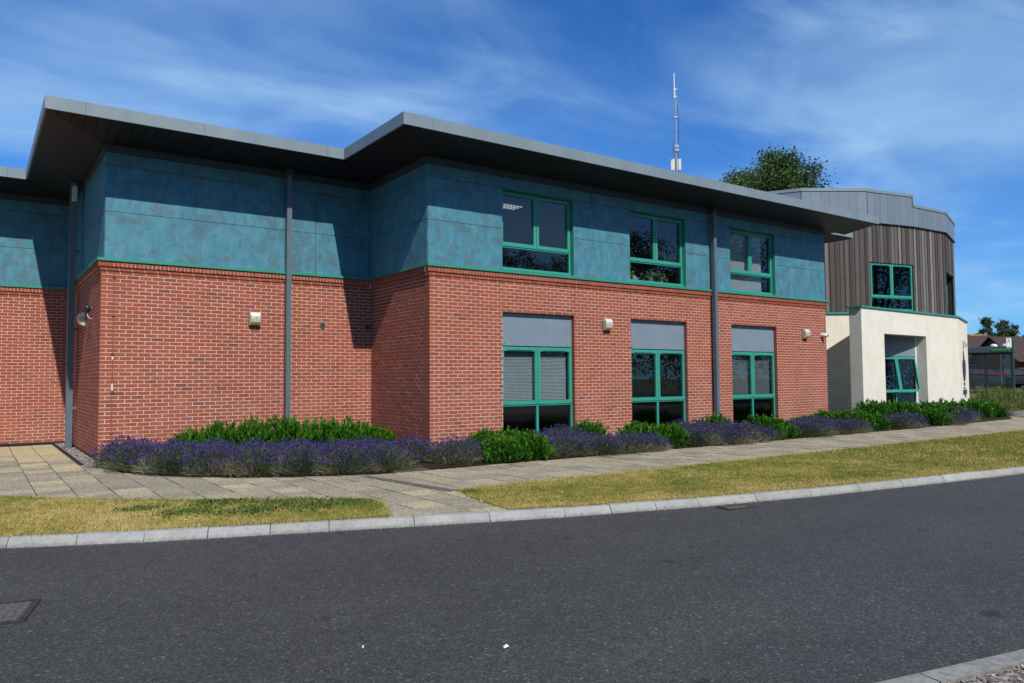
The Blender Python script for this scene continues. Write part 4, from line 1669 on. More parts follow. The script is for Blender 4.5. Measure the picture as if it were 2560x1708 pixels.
# small lamp on the timber beside the teal end
p = (16.95, 2.25, 6.0)
fx = Fr((17.0, 2.27), f1.u)
t = thing("floodlight", "small dark floodlight on the timber under the roof end", "floodlight", fx.pt(0.25, 0, 5.95))
MB().box(fx, 0.20, 0.28, 0.0, 0.06, 5.90, 6.0).build("bracket", "lampback", t)
MB().box(fx, 0.12, 0.36, 0.061, 0.16, 5.84, 6.02).build("head", "black", t)

# purple sign on the angled end wall
t = thing("wall_sign", "purple raised leaf emblem with lettering on the cream end wall", "sign", FE.pt(1.8, 0, 0.5))
q = MB()
prof = [(1.62, 2.56), (1.74, 2.35), (1.85, 2.18), (2.15, 2.16), (2.28, 1.95), (2.22, 1.65), (1.98, 1.42), (1.76, 1.30), (1.60, 1.30), (1.42, 1.46), (1.24, 1.75), (1.20, 2.02), (1.28, 2.14), (1.50, 2.18)]
vs = [FE.pt(u - 0.1, v, z) for v in (0.0, 0.035) for u, z in prof]
k = len(prof)
q.add(vs, [tuple(range(k, 2 * k)), tuple(range(k - 1, -1, -1))] + [(i, (i + 1) % k, k + (i + 1) % k, k + i) for i in range(k)])
q.build("emblem", "purple", t)
for rz, n, h, u0, w_ in ((1.12, 5, 0.13, 1.35, 0.13), (0.96, 4, 0.10, 1.35, 0.13), (0.62, 4, 0.12, 1.75, 0.12)):
    for i in range(n):
        q = MB()
        a = u0 + i * w_
        # generic strokes: an upright with one or two arms
        q.box(FE, a, a + 0.03, 0, 0.02, rz, rz + h)
        q.box(FE, a + 0.031, a + w_ * 0.7, 0, 0.02, rz + (h - 0.03 if i % 2 else 0), rz + (h if i % 2 else 0.03))
        q.build("letter", "signgrey", t)
MB().box(FE, 1.05, 2.35, 0.0, 0.03, 0.76, 0.94).build("plaque", "purple", t)

# antenna mast on the roof
t = thing("antenna_mast", "tall guyed radio aerial mast standing on the flat roof", "aerial", (13.74, 5.7, RZ1 - 0.02))
bx_, by_ = 13.74, 5.7
MB().tube([(bx_, by_, 6.45), (bx_, by_, 12.4)], 0.027, 10).build("pole", "galv", t)
MB().tube([(bx_ - 0.06, by_, 12.0), (bx_ - 0.06, by_, 12.95)], [0.026, 0.02], 8).build("whip_aerial", "white", t)
q = MB()
for z in (12.3, 11.25, 12.02):
    q.box(Fr((bx_, by_), (cy, -sy)), -0.085, 0.06, -0.05, 0.05, z, z + 0.06)
q.build("clamp", "galv", t)
q = MB()
q.box(Fr((bx_, by_), (cy, -sy)), -0.07, 0.07, -0.06, 0.08, 10.12, 10.22)
q.box(Fr((bx_, by_), (cy, -sy)), -0.07, 0.07, -0.06, 0.08, 9.98, 10.08)
q.build("junction_box", "galv", t)
fm = Fr((bx_, by_), (cy, -sy))
MB().box(fm, -0.20, 0.18, -0.09, -0.05, 9.30, 9.72).build("flat_panel_aerial", "offwhite", t)
MB().tube([fm.pt(-0.12, 0.05, 9.78), fm.pt(-0.12, 0.05, 10.3)], 0.018, 8).build("stub_aerial", "lampback", t)
MB().tube([fm.pt(0.05, 0.04, 6.5), fm.pt(0.05, 0.05, 9.9), fm.pt(0.10, 0.05, 11.0), fm.pt(0.05, 0.04, 11.7)], 0.009, 6).build("cable", "black", t)
for e in ((5.6, 9.3, 6.46), (10.6, 3.0, 6.46), (27.0, 6.2, 7.75)):
    a, b = Vector((bx_, by_, 11.3)), Vector(e)
    pts = [a.lerp(b, f) - Vector((0, 0, 0.25 * math.sin(math.pi * f))) for f in np.linspace(0, 1, 8)]
    MB().tube(pts, 0.0035, 5).build("guy_wire", "lampback", t)

# potted plants and a white jug behind the second upper window
def leaf_cluster(name, c, n, spread, size, mat, parent, up=0.5):
    P_ = np.array(c) + RNG.normal(0, 1, (n, 3)) * np.array(spread)
    d = RNG.normal(0, 1, (n, 3)) + np.array([0, 0, up])
    return leaves(name, P_, d, size, 0.45, mat, parent)


def leaves(name, P_, d, size, ratio, mat, parent, t=None, fold=0.15, kind=None, loc=None):
    """folded pointed leaves: 2 triangles each"""
    n = len(P_)
    d = d / np.linalg.norm(d, axis=1, keepdims=True)
    r_ = RNG.normal(0, 1, (n, 3))
    a = np.cross(d, r_)
    a /= np.linalg.norm(a, axis=1, keepdims=True) + 1e-9
    nn = np.cross(d, a)
    s = (size * RNG.uniform(0.7, 1.25, n))[:, None] if np.isscalar(size) else size[:, None]
    A = P_
    T = P_ + d * s
    Lf = P_ + d * s * 0.45 + a * s * ratio * 0.5 + nn * s * fold
    Rt = P_ + d * s * 0.45 - a * s * ratio * 0.5 + nn * s * fold
    V = np.stack([A, Lf, T, Rt], 1).reshape(-1, 3)
    b = (np.arange(n) * 4)[:, None]
    F = np.concatenate([np.concatenate([b, b + 1, b + 2], 1), np.concatenate([b, b + 2, b + 3], 1)], 1).reshape(-1, 3)
    if t is None:
        t = RNG.random(n)
    return array_mesh(name, V, F, mat, np.repeat(t, 2), None, parent, kind, False, loc)


zs = FZ1 + 0.06
for u, label, sp, n, pm, ph in ((6.62, "trailing pothos in a pale pot behind the upper window glass", (0.16, 0.02, 0.07), 60, "pot", 0.13), (7.0, "leafy pot plant with light green leaves behind the upper window", (0.12, 0.02, 0.07), 44, "pot", 0.15), (5.86, "small pot plant in terracotta beside the white jug", (0.06, 0.02, 0.05), 22, "terracotta", 0.10)):
    t = thing("potted_plant", label, "plant", (u, 0.25, zs), "pot plants on the window sill")
    q = MB()
    q.lathe((u, 0.25, zs), [(0.05, 0.0), (0.07, ph), (0.078, ph), (0.078, ph + 0.015), (0.06, ph + 0.015)], 12)
    q.build("pot", pm, t)
    leaf_cluster("leaves", (0, -0.01, ph + 0.07), n, sp, 0.12, "houseplant", t, 0.3)
sill_in = MB()
sill_in.wbox(5.7, 7.66, 0.202, 0.45, zs - 0.04, zs - 0.001)
sill_in.build("interior_sill", "white", office)
t = thing("jug", "white watering jug on the sill beside the pot plants", "jug", (6.10, 0.30, zs))
q = MB()
q.lathe((6.10, 0.30, zs), [(0.065, 0.0), (0.075, 0.06), (0.07, 0.12), (0.055, 0.15), (0.05, 0.16)], 14)
q.build("body", "white", t, smooth=True)
MB().tube([(6.16, 0.30, zs + 0.05), (6.22, 0.30, zs + 0.09), (6.27, 0.30, zs + 0.12)], [0.02, 0.015, 0.012], 8).build("spout", "white", t)

# ------------------------------------------------------------------ drains, covers, litter
def grate(label, corner, ang, L, W, nb, name="drain_grate"):
    fr = Fr(corner, (math.cos(ang), math.sin(ang)))
    c_ = fr.pt(L / 2, W / 2, ROAD)
    t = thing(name, label, "drain cover", c_, "iron drain covers in the road")
    z0, z1 = ROAD + 0.003, ROAD + 0.012
    MB().box(fr, 0.02, L - 0.02, 0.02, W - 0.02, ROAD + 0.001, ROAD + 0.003).build("pit", "dark", t)
    s = MB()
    s.box(fr, 0, L, 0, 0.045, z0 - 0.02, z1)
    s.box(fr, 0, L, W - 0.045, W, z0 - 0.02, z1)
    s.box(fr, 0, 0.045, 0.0451, W - 0.0451, z0 - 0.02, z1)
    s.box(fr, L - 0.045, L, 0.0451, W - 0.0451, z0 - 0.02, z1)
    s.build("frame", "iron", t)
    s = MB()
    for i in range(nb):
        a = 0.05 + (L - 0.1) * (i + 0.5) / nb
        s.box(fr, a - 0.009, a + 0.009, 0.046, W - 0.046, z0, z1 - 0.002)
    m_ = max(3, int(W / 0.06))
    for j in range(m_):
        b = 0.05 + (W - 0.1) * (j + 0.5) / m_
        s.box(fr, 0.046, L - 0.046, b - 0.008, b + 0.008, z0, z1 - 0.003)
    s.build("grille", "worn_iron", t)
    return t


grate("large rusty gully grate lying in the open road", (-7.235, -7.43), math.atan2(0.56, 0.135), 0.575, -0.0 + 0.0001 + 0.45, 8) if False else None
fr_ang = math.atan2(-0.56, -0.135)
grate("large rusty gully grate lying in the open road", (-7.10, -6.87), fr_ang, 0.575, 0.45, 8)
grate("narrow gully grate set against the kerb by the dry grass", (-0.03, -7.52), math.atan2(-0.10, 0.42), 0.43, 0.0001 + 0.24, 7) if False else None
grate("narrow gully grate set against the kerb by the dry grass", (0.36, -7.40), math.atan2(0.09, -0.42), 0.43, 0.24, 7) if False else grate("narrow gully grate set against the kerb by the dry grass", (-0.06, -7.27), math.atan2(-0.09, 0.42), 0.43, 0.24, 7)

# drainage channel across the path
a, b = Vector((-2.49, -2.36)), Vector((-2.20, -4.6))
fr = Fr(tuple(a), tuple(b - a))
L = (b - a).length
t = thing("drainage_channel", "dark slotted drain channel crossing the paved path", "drain", (-2.35, -3.4, 0))
s = MB()
s.box(fr, 0, L, -0.07, -0.05, -0.03, 0.008)
s.box(fr, 0, L, 0.05, 0.07, -0.03, 0.008)
s.box(fr, 0, L, -0.0499, 0.0499, -0.03, -0.002)
s.build("channel_body", "channel", t)
s = MB()
x = 0.02
while x < L - 0.03:
    s.box(fr, x, x + 0.022, -0.049, 0.049, -0.0019, 0.006)
    x += 0.034
s.build("grating", "channel", t)
t = tag(MB().prism([(-1.93, -2.30), (-1.30, -2.34), (-1.26, -1.95), (-1.86, -1.86)], -0.02, 0.02).build("manhole_cover", "cover"), "brown flat manhole plate at the bed edge between lavender bushes", "manhole cover")
for (x, y), lb in (((-4.93, -9.72), "scrap of white paper lying alone on the asphalt mid road"), ((-5.62, -9.22), "tiny pale fleck of litter on asphalt beside a larger scrap")):
    q = MB()
    s_ = 0.020 if "mid" in lb else 0.007
    q.add([(x - s_, y - s_ * 0.6, ROAD + 0.003), (x + s_, y - s_ * 0.4, ROAD + 0.006), (x + s_ * 0.8, y + s_ * 0.7, ROAD + 0.014), (x - s_ * 0.5, y + s_ * 0.8, ROAD + 0.004), (x + s_ * 0.1, y + 0.1 * s_, ROAD + 0.018)], [(0, 1, 4), (1, 2, 4), (2, 3, 4), (3, 0, 4)])
    tag(q.build("litter", "petal"), lb, "litter")

# ------------------------------------------------------------------ planting
def make_lavender(seed):
    global RNG
    RNG = np.random.default_rng(seed)
    t = thing("lavender_bush", "", "lavender")
    n = 1500
    # dome directions
    th = RNG.uniform(0, 2 * np.pi, n)
    ph = np.arccos(RNG.uniform(0.12, 1, n))
    R_ = np.array([0.56, 0.56, 0.46])
    k_ = RNG.uniform(0.72, 1.10, n)
    lump = 1 + 0.15 * np.sin(3 * th + seed) + 0.11 * np.sin(5 * th + 2 * seed)
    tip = np.stack([np.sin(ph) * np.cos(th) * R_[0] * lump, np.sin(ph) * np.sin(th) * R_[1] * lump, np.cos(ph) * R_[2]], -1) * k_[:, None]
    root = tip * np.array([0.25, 0.25, 0.1]) + RNG.normal(0, 0.02, (n, 3))
    root[:, 2] = np.abs(root[:, 2])
    # lower ones carry fewer flowers
    low = tip[:, 2] < 0.17
    flower = RNG.random(n) < np.where(low, 0.14, 0.80)
    d = tip - root
    d /= np.linalg.norm(d, axis=1, keepdims=True)
    d[:, 2] += 0.35
    d /= np.linalg.norm(d, axis=1, keepdims=True)
    # stems: thin ribbons
    side = np.cross(d, RNG.normal(0, 1, (n, 3)))
    side /= np.linalg.norm(side, axis=1, keepdims=True)
    w = 0.0016
    mid = root + (tip - root) * 0.55
    V = np.stack([mid - side * w, mid + side * w, tip + side * w, tip - side * w], 1).reshape(-1, 3)
    b = (np.arange(n) * 4)[:, None]
    F = np.concatenate([np.concatenate([b, b + 1, b + 2], 1), np.concatenate([b, b + 2, b + 3], 1)], 1).reshape(-1, 3)
    ts = np.where(low, RNG.uniform(0.55, 1.0, n), RNG.uniform(0.35, 0.75, n))
    # leaves
    m = 4600
    th2 = RNG.uniform(0, 2 * np.pi, m)
    ph2 = np.arccos(RNG.uniform(0.0, 1, m))
    kk = RNG.uniform(0.45, 0.93, m)
    lump2 = 1 + 0.10 * np.sin(3 * th2 + seed) + 0.08 * np.sin(5 * th2 + 2 * seed)
    lp = np.stack([np.sin(ph2) * np.cos(th2) * R_[0] * lump2, np.sin(ph2) * np.sin(th2) * R_[1] * lump2, np.cos(ph2) * R_[2] * 0.92], -1) * kk[:, None]
    ld = lp * np.array([0.8, 0.8, 0.6]) + RNG.normal(0, 0.16, (m, 3)) + np.array([0, 0, 0.30])
    ld /= np.linalg.norm(ld, axis=1, keepdims=True)
    sd2 = np.cross(ld, RNG.normal(0, 1, (m, 3)))
    sd2 /= np.linalg.norm(sd2, axis=1, keepdims=True)
    ls = RNG.uniform(0.06, 0.12, (m, 1))
    V2 = np.stack([lp - sd2 * 0.0032, lp + sd2 * 0.0032, lp + ld * ls], 1).reshape(-1, 3)
    F2 = np.arange(3 * m).reshape(-1, 3) + len(V)
    dry = (lp[:, 2] < 0.26) & (np.sin(2 * th2 + seed) + RNG.normal(0, 0.5, m) > 0.1)
    t2 = np.where(dry, RNG.uniform(0.75, 1, m), RNG.uniform(0.0, 0.7, m))
    array_mesh("foliage", np.concatenate([V, V2]), np.concatenate([F, F2]), "lav_leaf", np.concatenate([np.repeat(ts, 2), t2]), None, t)
    # flower spikes
    q = tip[flower]
    dd = d[flower]
    n = len(q)
    a = np.cross(dd, RNG.normal(0, 1, (n, 3)))
    a /= np.linalg.norm(a, axis=1, keepdims=True)
    c_ = np.cross(dd, a)
    L_ = RNG.uniform(0.035, 0.075, (n, 1))
    r_ = RNG.uniform(0.0055, 0.0095, (n, 1))
    base = q - dd * L_ * 0.15
    v = [base]
    m1 = base + dd * L_ * 0.35
    for k in range(4):
        an = k * math.pi / 2
        v.append(m1 + (a * math.cos(an) + c_ * math.sin(an)) * r_)
    v.append(base + dd * L_)
    V = np.stack(v, 1).reshape(-1, 3)
    fc = np.array([(0, 2, 1), (0, 3, 2), (0, 4, 3), (0, 1, 4), (5, 1, 2), (5, 2, 3), (5, 3, 4), (5, 4, 1)])
    F = (fc[None] + (np.arange(n) * 6)[:, None, None]).reshape(-1, 3)
    array_mesh("flower_spikes", V, F, "lav_flower", np.repeat(RNG.random(n), 8), None, t)
    return t


def make_laurel(seed):
    global RNG
    RNG = np.random.default_rng(seed)
    t = thing("laurel_shrub", "", "laurel")
    ns = 360
    th = RNG.uniform(0, 2 * np.pi, ns)
    ph = np.arccos(RNG.uniform(0.05, 1, ns))
    lump = 1 + 0.10 * np.sin(3 * th + seed) + 0.07 * np.sin(7 * th + 2 * seed)
    k_ = RNG.uniform(0.62, 1.0, ns)
    tip = np.stack([np.sin(ph) * np.cos(th) * 0.50 * lump, np.sin(ph) * np.sin(th) * 0.50 * lump, np.cos(ph) ** 0.75 * 0.58], -1) * k_[:, None]
    tip[:, 2] += RNG.uniform(-0.03, 0.07, ns)
    sdir = tip * np.array([0.55, 0.55, 0.2]) + np.array([0, 0, 0.45]) + RNG.normal(0, 0.08, (ns, 3))
    sdir /= np.linalg.norm(sdir, axis=1, keepdims=True)
    per = 9
    P_, d, t_ = [], [], []
    for j in range(per):
        f = j / per
        an = j * 2.4 + RNG.uniform(0, 6.28, ns)
        a = np.cross(sdir, np.array([0.3, 0.9, 0.1]))
        a /= np.linalg.norm(a, axis=1, keepdims=True)
        b = np.cross(sdir, a)
        out = a * np.cos(an)[:, None] + b * np.sin(an)[:, None]
        P_.append(tip - sdir * (0.16 * (1 - f)))
        d.append(sdir * (0.8 + 0.7 * f) + out * (0.75 - 0.35 * f))
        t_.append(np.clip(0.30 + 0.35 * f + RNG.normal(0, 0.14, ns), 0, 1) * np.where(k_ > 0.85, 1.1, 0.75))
    leaves("leaves", np.concatenate(P_), np.concatenate(d), 0.085, 0.36, "laurel", t, np.clip(np.concatenate(t_), 0, 1), 0.06)
    s = MB()
    for i in range(0, ns, 5):
        p = tip[i]
        s.tube([(p[0] * 0.12, p[1] * 0.12, 0.0), (p[0] * 0.6, p[1] * 0.6, p[2] * 0.5), tuple(p)], [0.008, 0.005, 0.003], 4, cap=False)
    s.build("stems", "bark", t)
    return t


lav_src = [make_lavender(s) for s in (3, 8, 15, 21, 34, 47)]
lau_src = [make_laurel(s) for s in (4, 9, 17, 26, 38)]
used = set()


def place(src, i, x, y, sx, sz, label, group, z=0.012):
    o0 = src[i % len(src)]
    if o0.name in used:
        o = copy_tree(o0)
    else:
        o = o0
        used.add(o0.name)
    o.location = (x, y, z)
    o.rotation_euler.z = random.uniform(0, 6.28)
    o.scale = (sx * random.uniform(0.93, 1.07), sx * random.uniform(0.93, 1.07), sz * random.uniform(0.95, 1.05))
    o["label"] = label
    o["group"] = group
    return o


ordn = ["first", "second", "third", "fourth", "fifth", "sixth", "seventh", "eighth", "ninth", "tenth", "eleventh", "twelfth"]
LG = "lavender bushes in the bed along the building"
UG = "laurel shrubs in the bed along the building"
left_front = [(-5.28, 1.65), (-5.16, 0.80), (-4.80, 0.02), (-4.33, -0.58), (-3.78, -1.05), (-3.16, -1.48), (-2.54, -1.82), (-2.02, -1.86)]
for i, (x, y) in enumerate(left_front):
    place(lav_src, i, x, y, 1.0, 1.06 if i < 3 else 0.98, "lavender bush on the curved bed edge, %s from the pebble margin" % ordn[i], LG)
left_back = [(-4.55, 1.25), (-4.05, 0.55), (-3.50, 0.0), (-2.95, -0.45), (-2.35, -0.85), (-1.75, -0.75)]
for i, (x, y) in enumerate(left_back):
    place(lav_src, i + 2, x, y, 0.95, 0.95, "lavender bush in the inner row before the laurels, %s from the conductor strip" % ordn[i], LG)
for i, (x, y) in enumerate([(-4.10, 1.95), (-3.60, 1.60), (-3.10, 1.30), (-2.60, 1.10), (-2.05, 0.95), (-1.50, 0.90), (-0.98, 1.10), (-0.40, 1.40)]):
    place(lau_src, i, x, y, 1.08 if i < 7 else 0.75, (1.05, 1.22, 1.30, 1.34, 1.30, 1.22, 1.06, 0.8)[i], "laurel shrub behind the lavender mass, %s from the conductor strip corner" % ordn[i], UG)
for i, (x, y, w_, h_) in enumerate([(-0.95, -0.95, 0.95, 0.95), (-0.38, -1.70, 0.95, 0.98)]):
    place(lav_src, i + 1, x, y, w_, h_, ("lavender bush against the brick corner of the projecting bay", "grey based lavender bush on the path edge just before the projecting bay corner")[i], LG)
# strip in front of the projecting bay: (kind, x, y, scale, height, label)
strip = [
    ("u", 0.38, -1.72, 0.90, 0.84, "dense laurel shrub in front of the brick corner beside the manhole plate"),
    ("u", 1.05, -1.66, 0.90, 0.84, "dense laurel shrub below the first ground-floor window, path side"),
    ("u", 1.30, -0.95, 0.8, 0.8, "low laurel shrub tucked behind others near the first ground-floor window"),
    ("l", 2.05, -1.55, 1.0, 0.95, "lavender bush below the middle of the first ground-floor window"),
    ("l", 2.75, -1.75, 1.0, 0.90, "straw coloured lavender bush on the path edge past the first window"),
    ("l", 2.75, -0.85, 1.0, 0.95, "lavender bush close to the wall past the first window"),
    ("u", 3.55, -0.75, 0.95, 0.95, "laurel shrub near the wall under the second bulkhead light"),
    ("l", 3.60, -1.70, 1.0, 0.90, "yellowing lavender bush beside the second laurel cluster"),
    ("u", 4.40, -1.30, 1.1, 1.0, "bright laurel shrub before the second ground-floor window"),
    ("u", 5.00, -1.50, 1.0, 0.92, "broad laurel shrub on the path edge before the second ground-floor window"),
    ("l", 5.75, -1.65, 0.9, 0.85, "lavender bush under the second ground-floor window, path side"),
    ("l", 6.35, -1.20, 1.0, 1.0, "lavender bush near the wall between second window and downpipe"),
    ("l", 7.05, -1.60, 1.0, 0.98, "tall pale lavender bush before the second downpipe"),
    ("u", 7.75, -0.8, 0.9, 0.9, "laurel shrub against the foot of the second downpipe"),
    ("u", 8.30, -1.55, 1.05, 0.95, "laurel shrub on the path edge beyond the second downpipe"),
    ("u", 8.95, -1.45, 0.95, 0.88, "laurel shrub before the third ground-floor window"),
    ("l", 9.70, -1.65, 1.0, 0.90, "lavender bush before the third ground-floor window"),
    ("l", 10.45, -1.50, 1.0, 0.90, "lavender bush under the far edge of the third window"),
    ("l", 11.1, -1.65, 0.9, 0.82, "grey lavender bush past the third window"),
    ("u", 11.6, -0.8, 0.9, 0.85, "laurel shrub against brick below the white camera"),
    ("u", 12.2, -1.45, 1.05, 0.95, "laurel shrub before the end of the brick front"),
    ("u", 13.05, -1.5, 1.0, 0.92, "laurel shrub on the path edge just past the brick front"),
    ("l", 13.9, -0.8, 0.9, 0.8, "lavender bush in the shade at the end of the brick wall"),
    ("l", 14.6, -1.55, 1.0, 0.9, "lavender bush on the path edge between two laurel clusters"),
    ("l", 15.2, -1.6, 0.9, 0.85, "small lavender bush before the rendered pier"),
    ("u", 15.6, -0.5, 1.2, 1.28, "tall laurel shrub at the foot of the rendered pier"),
    ("u", 16.5, -0.6, 1.2, 1.32, "tall laurel shrub before the rendered wall beside its pier"),
    ("u", 17.3, -0.75, 1.2, 1.2, "laurel shrub below the tilted open window"),
    ("u", 16.7, -1.55, 1.0, 0.95, "laurel shrub on the path edge before the rendered wall"),
    ("u", 17.8, -1.4, 1.0, 0.95, "rounded laurel shrub on the path edge below the tilted open window"),
    ("l", 18.8, -1.35, 1.0, 0.95, "lavender bush on the path edge before the cream wall"),
    ("l", 19.7, -1.2, 1.0, 0.95, "lavender bush before the cream wall, beside the last laurels"),
    ("u", 19.4, -0.35, 1.1, 1.25, "tall laurel shrub against the cream wall"),
    ("u", 20.6, -0.5, 1.2, 1.2, "laurel shrub among the last ones before the cream wall"),
    ("u", 21.6, -0.8, 1.3, 1.2, "laurel shrub in front of the purple sign"),
    ("u", 22.6, -0.9, 1.2, 1.1, "last laurel shrub at the end of the bed by the weeds"),
    ("l", 23.3, -1.1, 0.6, 0.6, "small lavender tuft at the very end of the bed"),
]
back = [
    ("u", 0.75, -0.85, 0.9, 0.8, "low laurel shrub near the wall, between the brick corner and first window"),
    ("l", 1.95, -0.80, 1.0, 0.9, "lavender bush close under the first ground-floor window glass"),
    ("l", 4.05, -1.85, 0.8, 0.7, "low lavender tuft on the path edge just before the second window laurels"),
    ("u", 5.10, -0.75, 0.95, 0.85, "laurel shrub close under the second ground-floor window glass"),
    ("l", 6.60, -1.90, 0.9, 0.75, "dry lavender bush on the path edge between second window and downpipe"),
    ("l", 7.75, -1.75, 0.8, 0.8, "lavender bush on the path edge in front of the second downpipe"),
    ("u", 9.80, -0.75, 0.9, 0.8, "laurel shrub close under the third ground-floor window glass"),
    ("l", 11.75, -1.75, 0.8, 0.75, "lavender bush on the path edge below the last bulkhead light"),
    ("u", 12.7, -0.75, 0.95, 0.85, "laurel shrub near the wall at the end of the brick front"),
    ("u", 14.3, -0.4, 0.9, 0.8, "laurel shrub in the shade between brick wall and rendered pier"),
    ("l", 17.2, -1.85, 0.8, 0.75, "lavender bush on the path edge among the laurels by the rendered wall"),
]
strip += back
for i, (kd, x, y, sx, sz, lb) in enumerate(strip):
    if y < -1.25:
        y -= 0.30
    if kd == "u":
        sz *= random.uniform(0.84, 1.12)
        sx *= random.uniform(1.0, 1.22)
    else:
        sx *= random.uniform(1.1, 1.32)
        sz *= random.uniform(0.85, 1.1)
    place(lav_src if kd == "l" else lau_src, i * 3 + 1, x, y, sx, sz, lb, LG if kd == "l" else UG)

RNG = np.random.default_rng(5)
# weeds and daisies in the left lawn
wc = []
for c_ in ((-5.05, -3.75, 0.35), (-4.45, -4.25, 0.40), (-4.9, -4.55, 0.35), (-5.55, -4.2, 0.25), (-4.1, -4.7, 0.3), (-5.9, -3.6, 0.2)):
    n = int(520 * c_[2] / 0.35)
    wc.append(np.stack([RNG.normal(c_[0], c_[2] * 0.6, n), RNG.normal(c_[1], c_[2] * 0.42, n), np.full(n, 0.012)], -1))
P_ = np.concatenate(wc)
k_ = inside(LAWN_L, P_[:, 0], P_[:, 1])
P_ = P_[k_]
leaves("weeds", P_, RNG.normal(0, 1, (len(P_), 3)) * np.array([1, 1, 0.25]) + np.array([0, 0, 0.42]), 0.052, 0.5, "weed", None, RNG.random(len(P_)) * 0.6, 0.1, "stuff")
# path-joint weeds
pj = []
for _ in range(70):
    i = RNG.integers(0, 30)
    x = -4.17 + i * P + RNG.normal(0, 0.01) - (0.0 if RNG.random() < 0.6 else 1.5)
    y = -2.44 - RNG.integers(0, 5) * P + RNG.normal(0, 0.03)
    n = 14
    pj.append(np.stack([RNG.normal(x, 0.06, n), RNG.normal(y, 0.012, n), np.full(n, 0.0)], -1))
P_ = np.concatenate(pj)
leaves("joint_weeds", P_, RNG.normal(0, 1, (len(P_), 3)) * np.array([1, 0.6, 0.2]) + np.array([0, 0, 0.35]), 0.030, 0.22, "grass", None, RNG.uniform(0.55, 1, len(P_)), 0.1, "stuff")
# grass along the kerb joints and lawn edge tufts
for (x, y), lb in (((-5.70, -4.98), "daisy with two neighbours near the kerb"), ((-5.60, -4.99), "daisy closest to the kerb stone joint"), ((-5.42, -3.62), "daisy near the paving edge"), ((-4.45, -4.15), "daisy among green weeds"), ((-3.98, -4.55), "daisy by the lush grass corner")):
    t = thing("daisy", lb, "flower", (x, y, 0.01), "daisies in the lawn")
    MB().tube([(x, y, 0.01), (x + 0.004, y, 0.06)], 0.0018, 5).build("stem", "weed", t)
    q = MB()
    n = 9
    for j in range(n):
        a = 2 * math.pi * j / n
        ca, sa = math.cos(a), math.sin(a)
        q.add([(x + 0.004 + 0.005 * ca, y + 0.005 * sa, 0.062), (x + 0.004 + 0.016 * ca - 0.004 * sa, y + 0.016 * sa + 0.004 * ca, 0.066), (x + 0.004 + 0.02 * ca, y + 0.02 * sa, 0.067), (x + 0.004 + 0.016 * ca + 0.004 * sa, y + 0.016 * sa - 0.004 * ca, 0.066)], [(0, 3, 2, 1)])
    q.build("petals", "petal", t)
    MB().lathe((x + 0.004, y, 0.060), [(0.002, 0), (0.006, 0.003), (0.004, 0.007)], 8).build("centre", "yellow", t)

# ------------------------------------------------------------------ trees
def make_tree(label, loc, H, crown_r, seed, mat="tree_leaf", n_clump=170, per=90, leaf=0.22, crown_base=0.3, squash=1.0, group=None, name="tree"):
    rng = np.random.default_rng(seed)
    rnd = random.Random(seed)
    t = thing(name, label, "tree", loc, group)
    loc = Vector(loc)
    s = MB()
    r0 = H * 0.022
    s.tube([loc, loc + Vector((0.1, 0, H * 0.25)), loc + Vector((-0.1, 0.15, H * 0.5)), loc + Vector((0.1, 0.1, H * 0.8))], [r0 * 1.2, r0, r0 * 0.7, r0 * 0.2], 9)
    cz = H * (crown_base + (1 - crown_base) / 2)
    hz_ = H * (1 - crown_base) / 2
    lobes = []
    for i in range(11):
        th = rnd.uniform(0, 6.28)
        zz2 = rnd.uniform(-0.75, 0.8)
        rr = crown_r * math.sqrt(max(0.05, 1 - zz2 * zz2)) * rnd.uniform(0.45, 0.8)
        c_ = Vector((rr * math.cos(th), rr * math.sin(th), cz + zz2 * hz_ * 0.85))
        lobes.append((c_, crown_r * rnd.uniform(0.28, 0.48)))
        base = loc + Vector((0, 0, H * rnd.uniform(0.25, 0.5)))
        e = loc + c_
        m_ = base.lerp(e, 0.5) + Vector((0, 0, 0.06 * H))
        s.tube([base, m_, e], [r0 * 0.5, r0 * 0.3, r0 * 0.1], 6)
    s.build("trunk", "bark", t)
    cl_ = []
    for i in range(n_clump):
        c_, rr = lobes[rnd.randrange(len(lobes))]
        d = rng.normal(0, 1, 3)
        d /= np.linalg.norm(d)
        cl_.append(np.array(c_) + d * rr * rng.uniform(0.4, 1.05) * np.array([1, 1, 0.85 * squash]))
    cl_ = np.array(cl_)
    P_ = np.repeat(cl_, per, 0) + rng.normal(0, 1, (n_clump * per, 3)) * np.array([0.07, 0.07, 0.055]) * min(crown_r, 5.5)
    tt = np.repeat(rng.uniform(0, 0.75, n_clump), per) + rng.uniform(0, 0.3, n_clump * per)
    dd = rng.normal(0, 1, P_.shape) + np.array([0, 0, -0.2])
    P_[:, 2] = np.maximum(P_[:, 2], 0.3)
    leaves("crown", P_, dd, leaf, 0.6, mat, t, np.clip(tt, 0, 1), 0.12)
    return t


def W(px, d):
    l = (px - 1280) / FPX * d
    return (-7.554 + cy * l + sy * d, -13.489 - sy * l + cy * d)


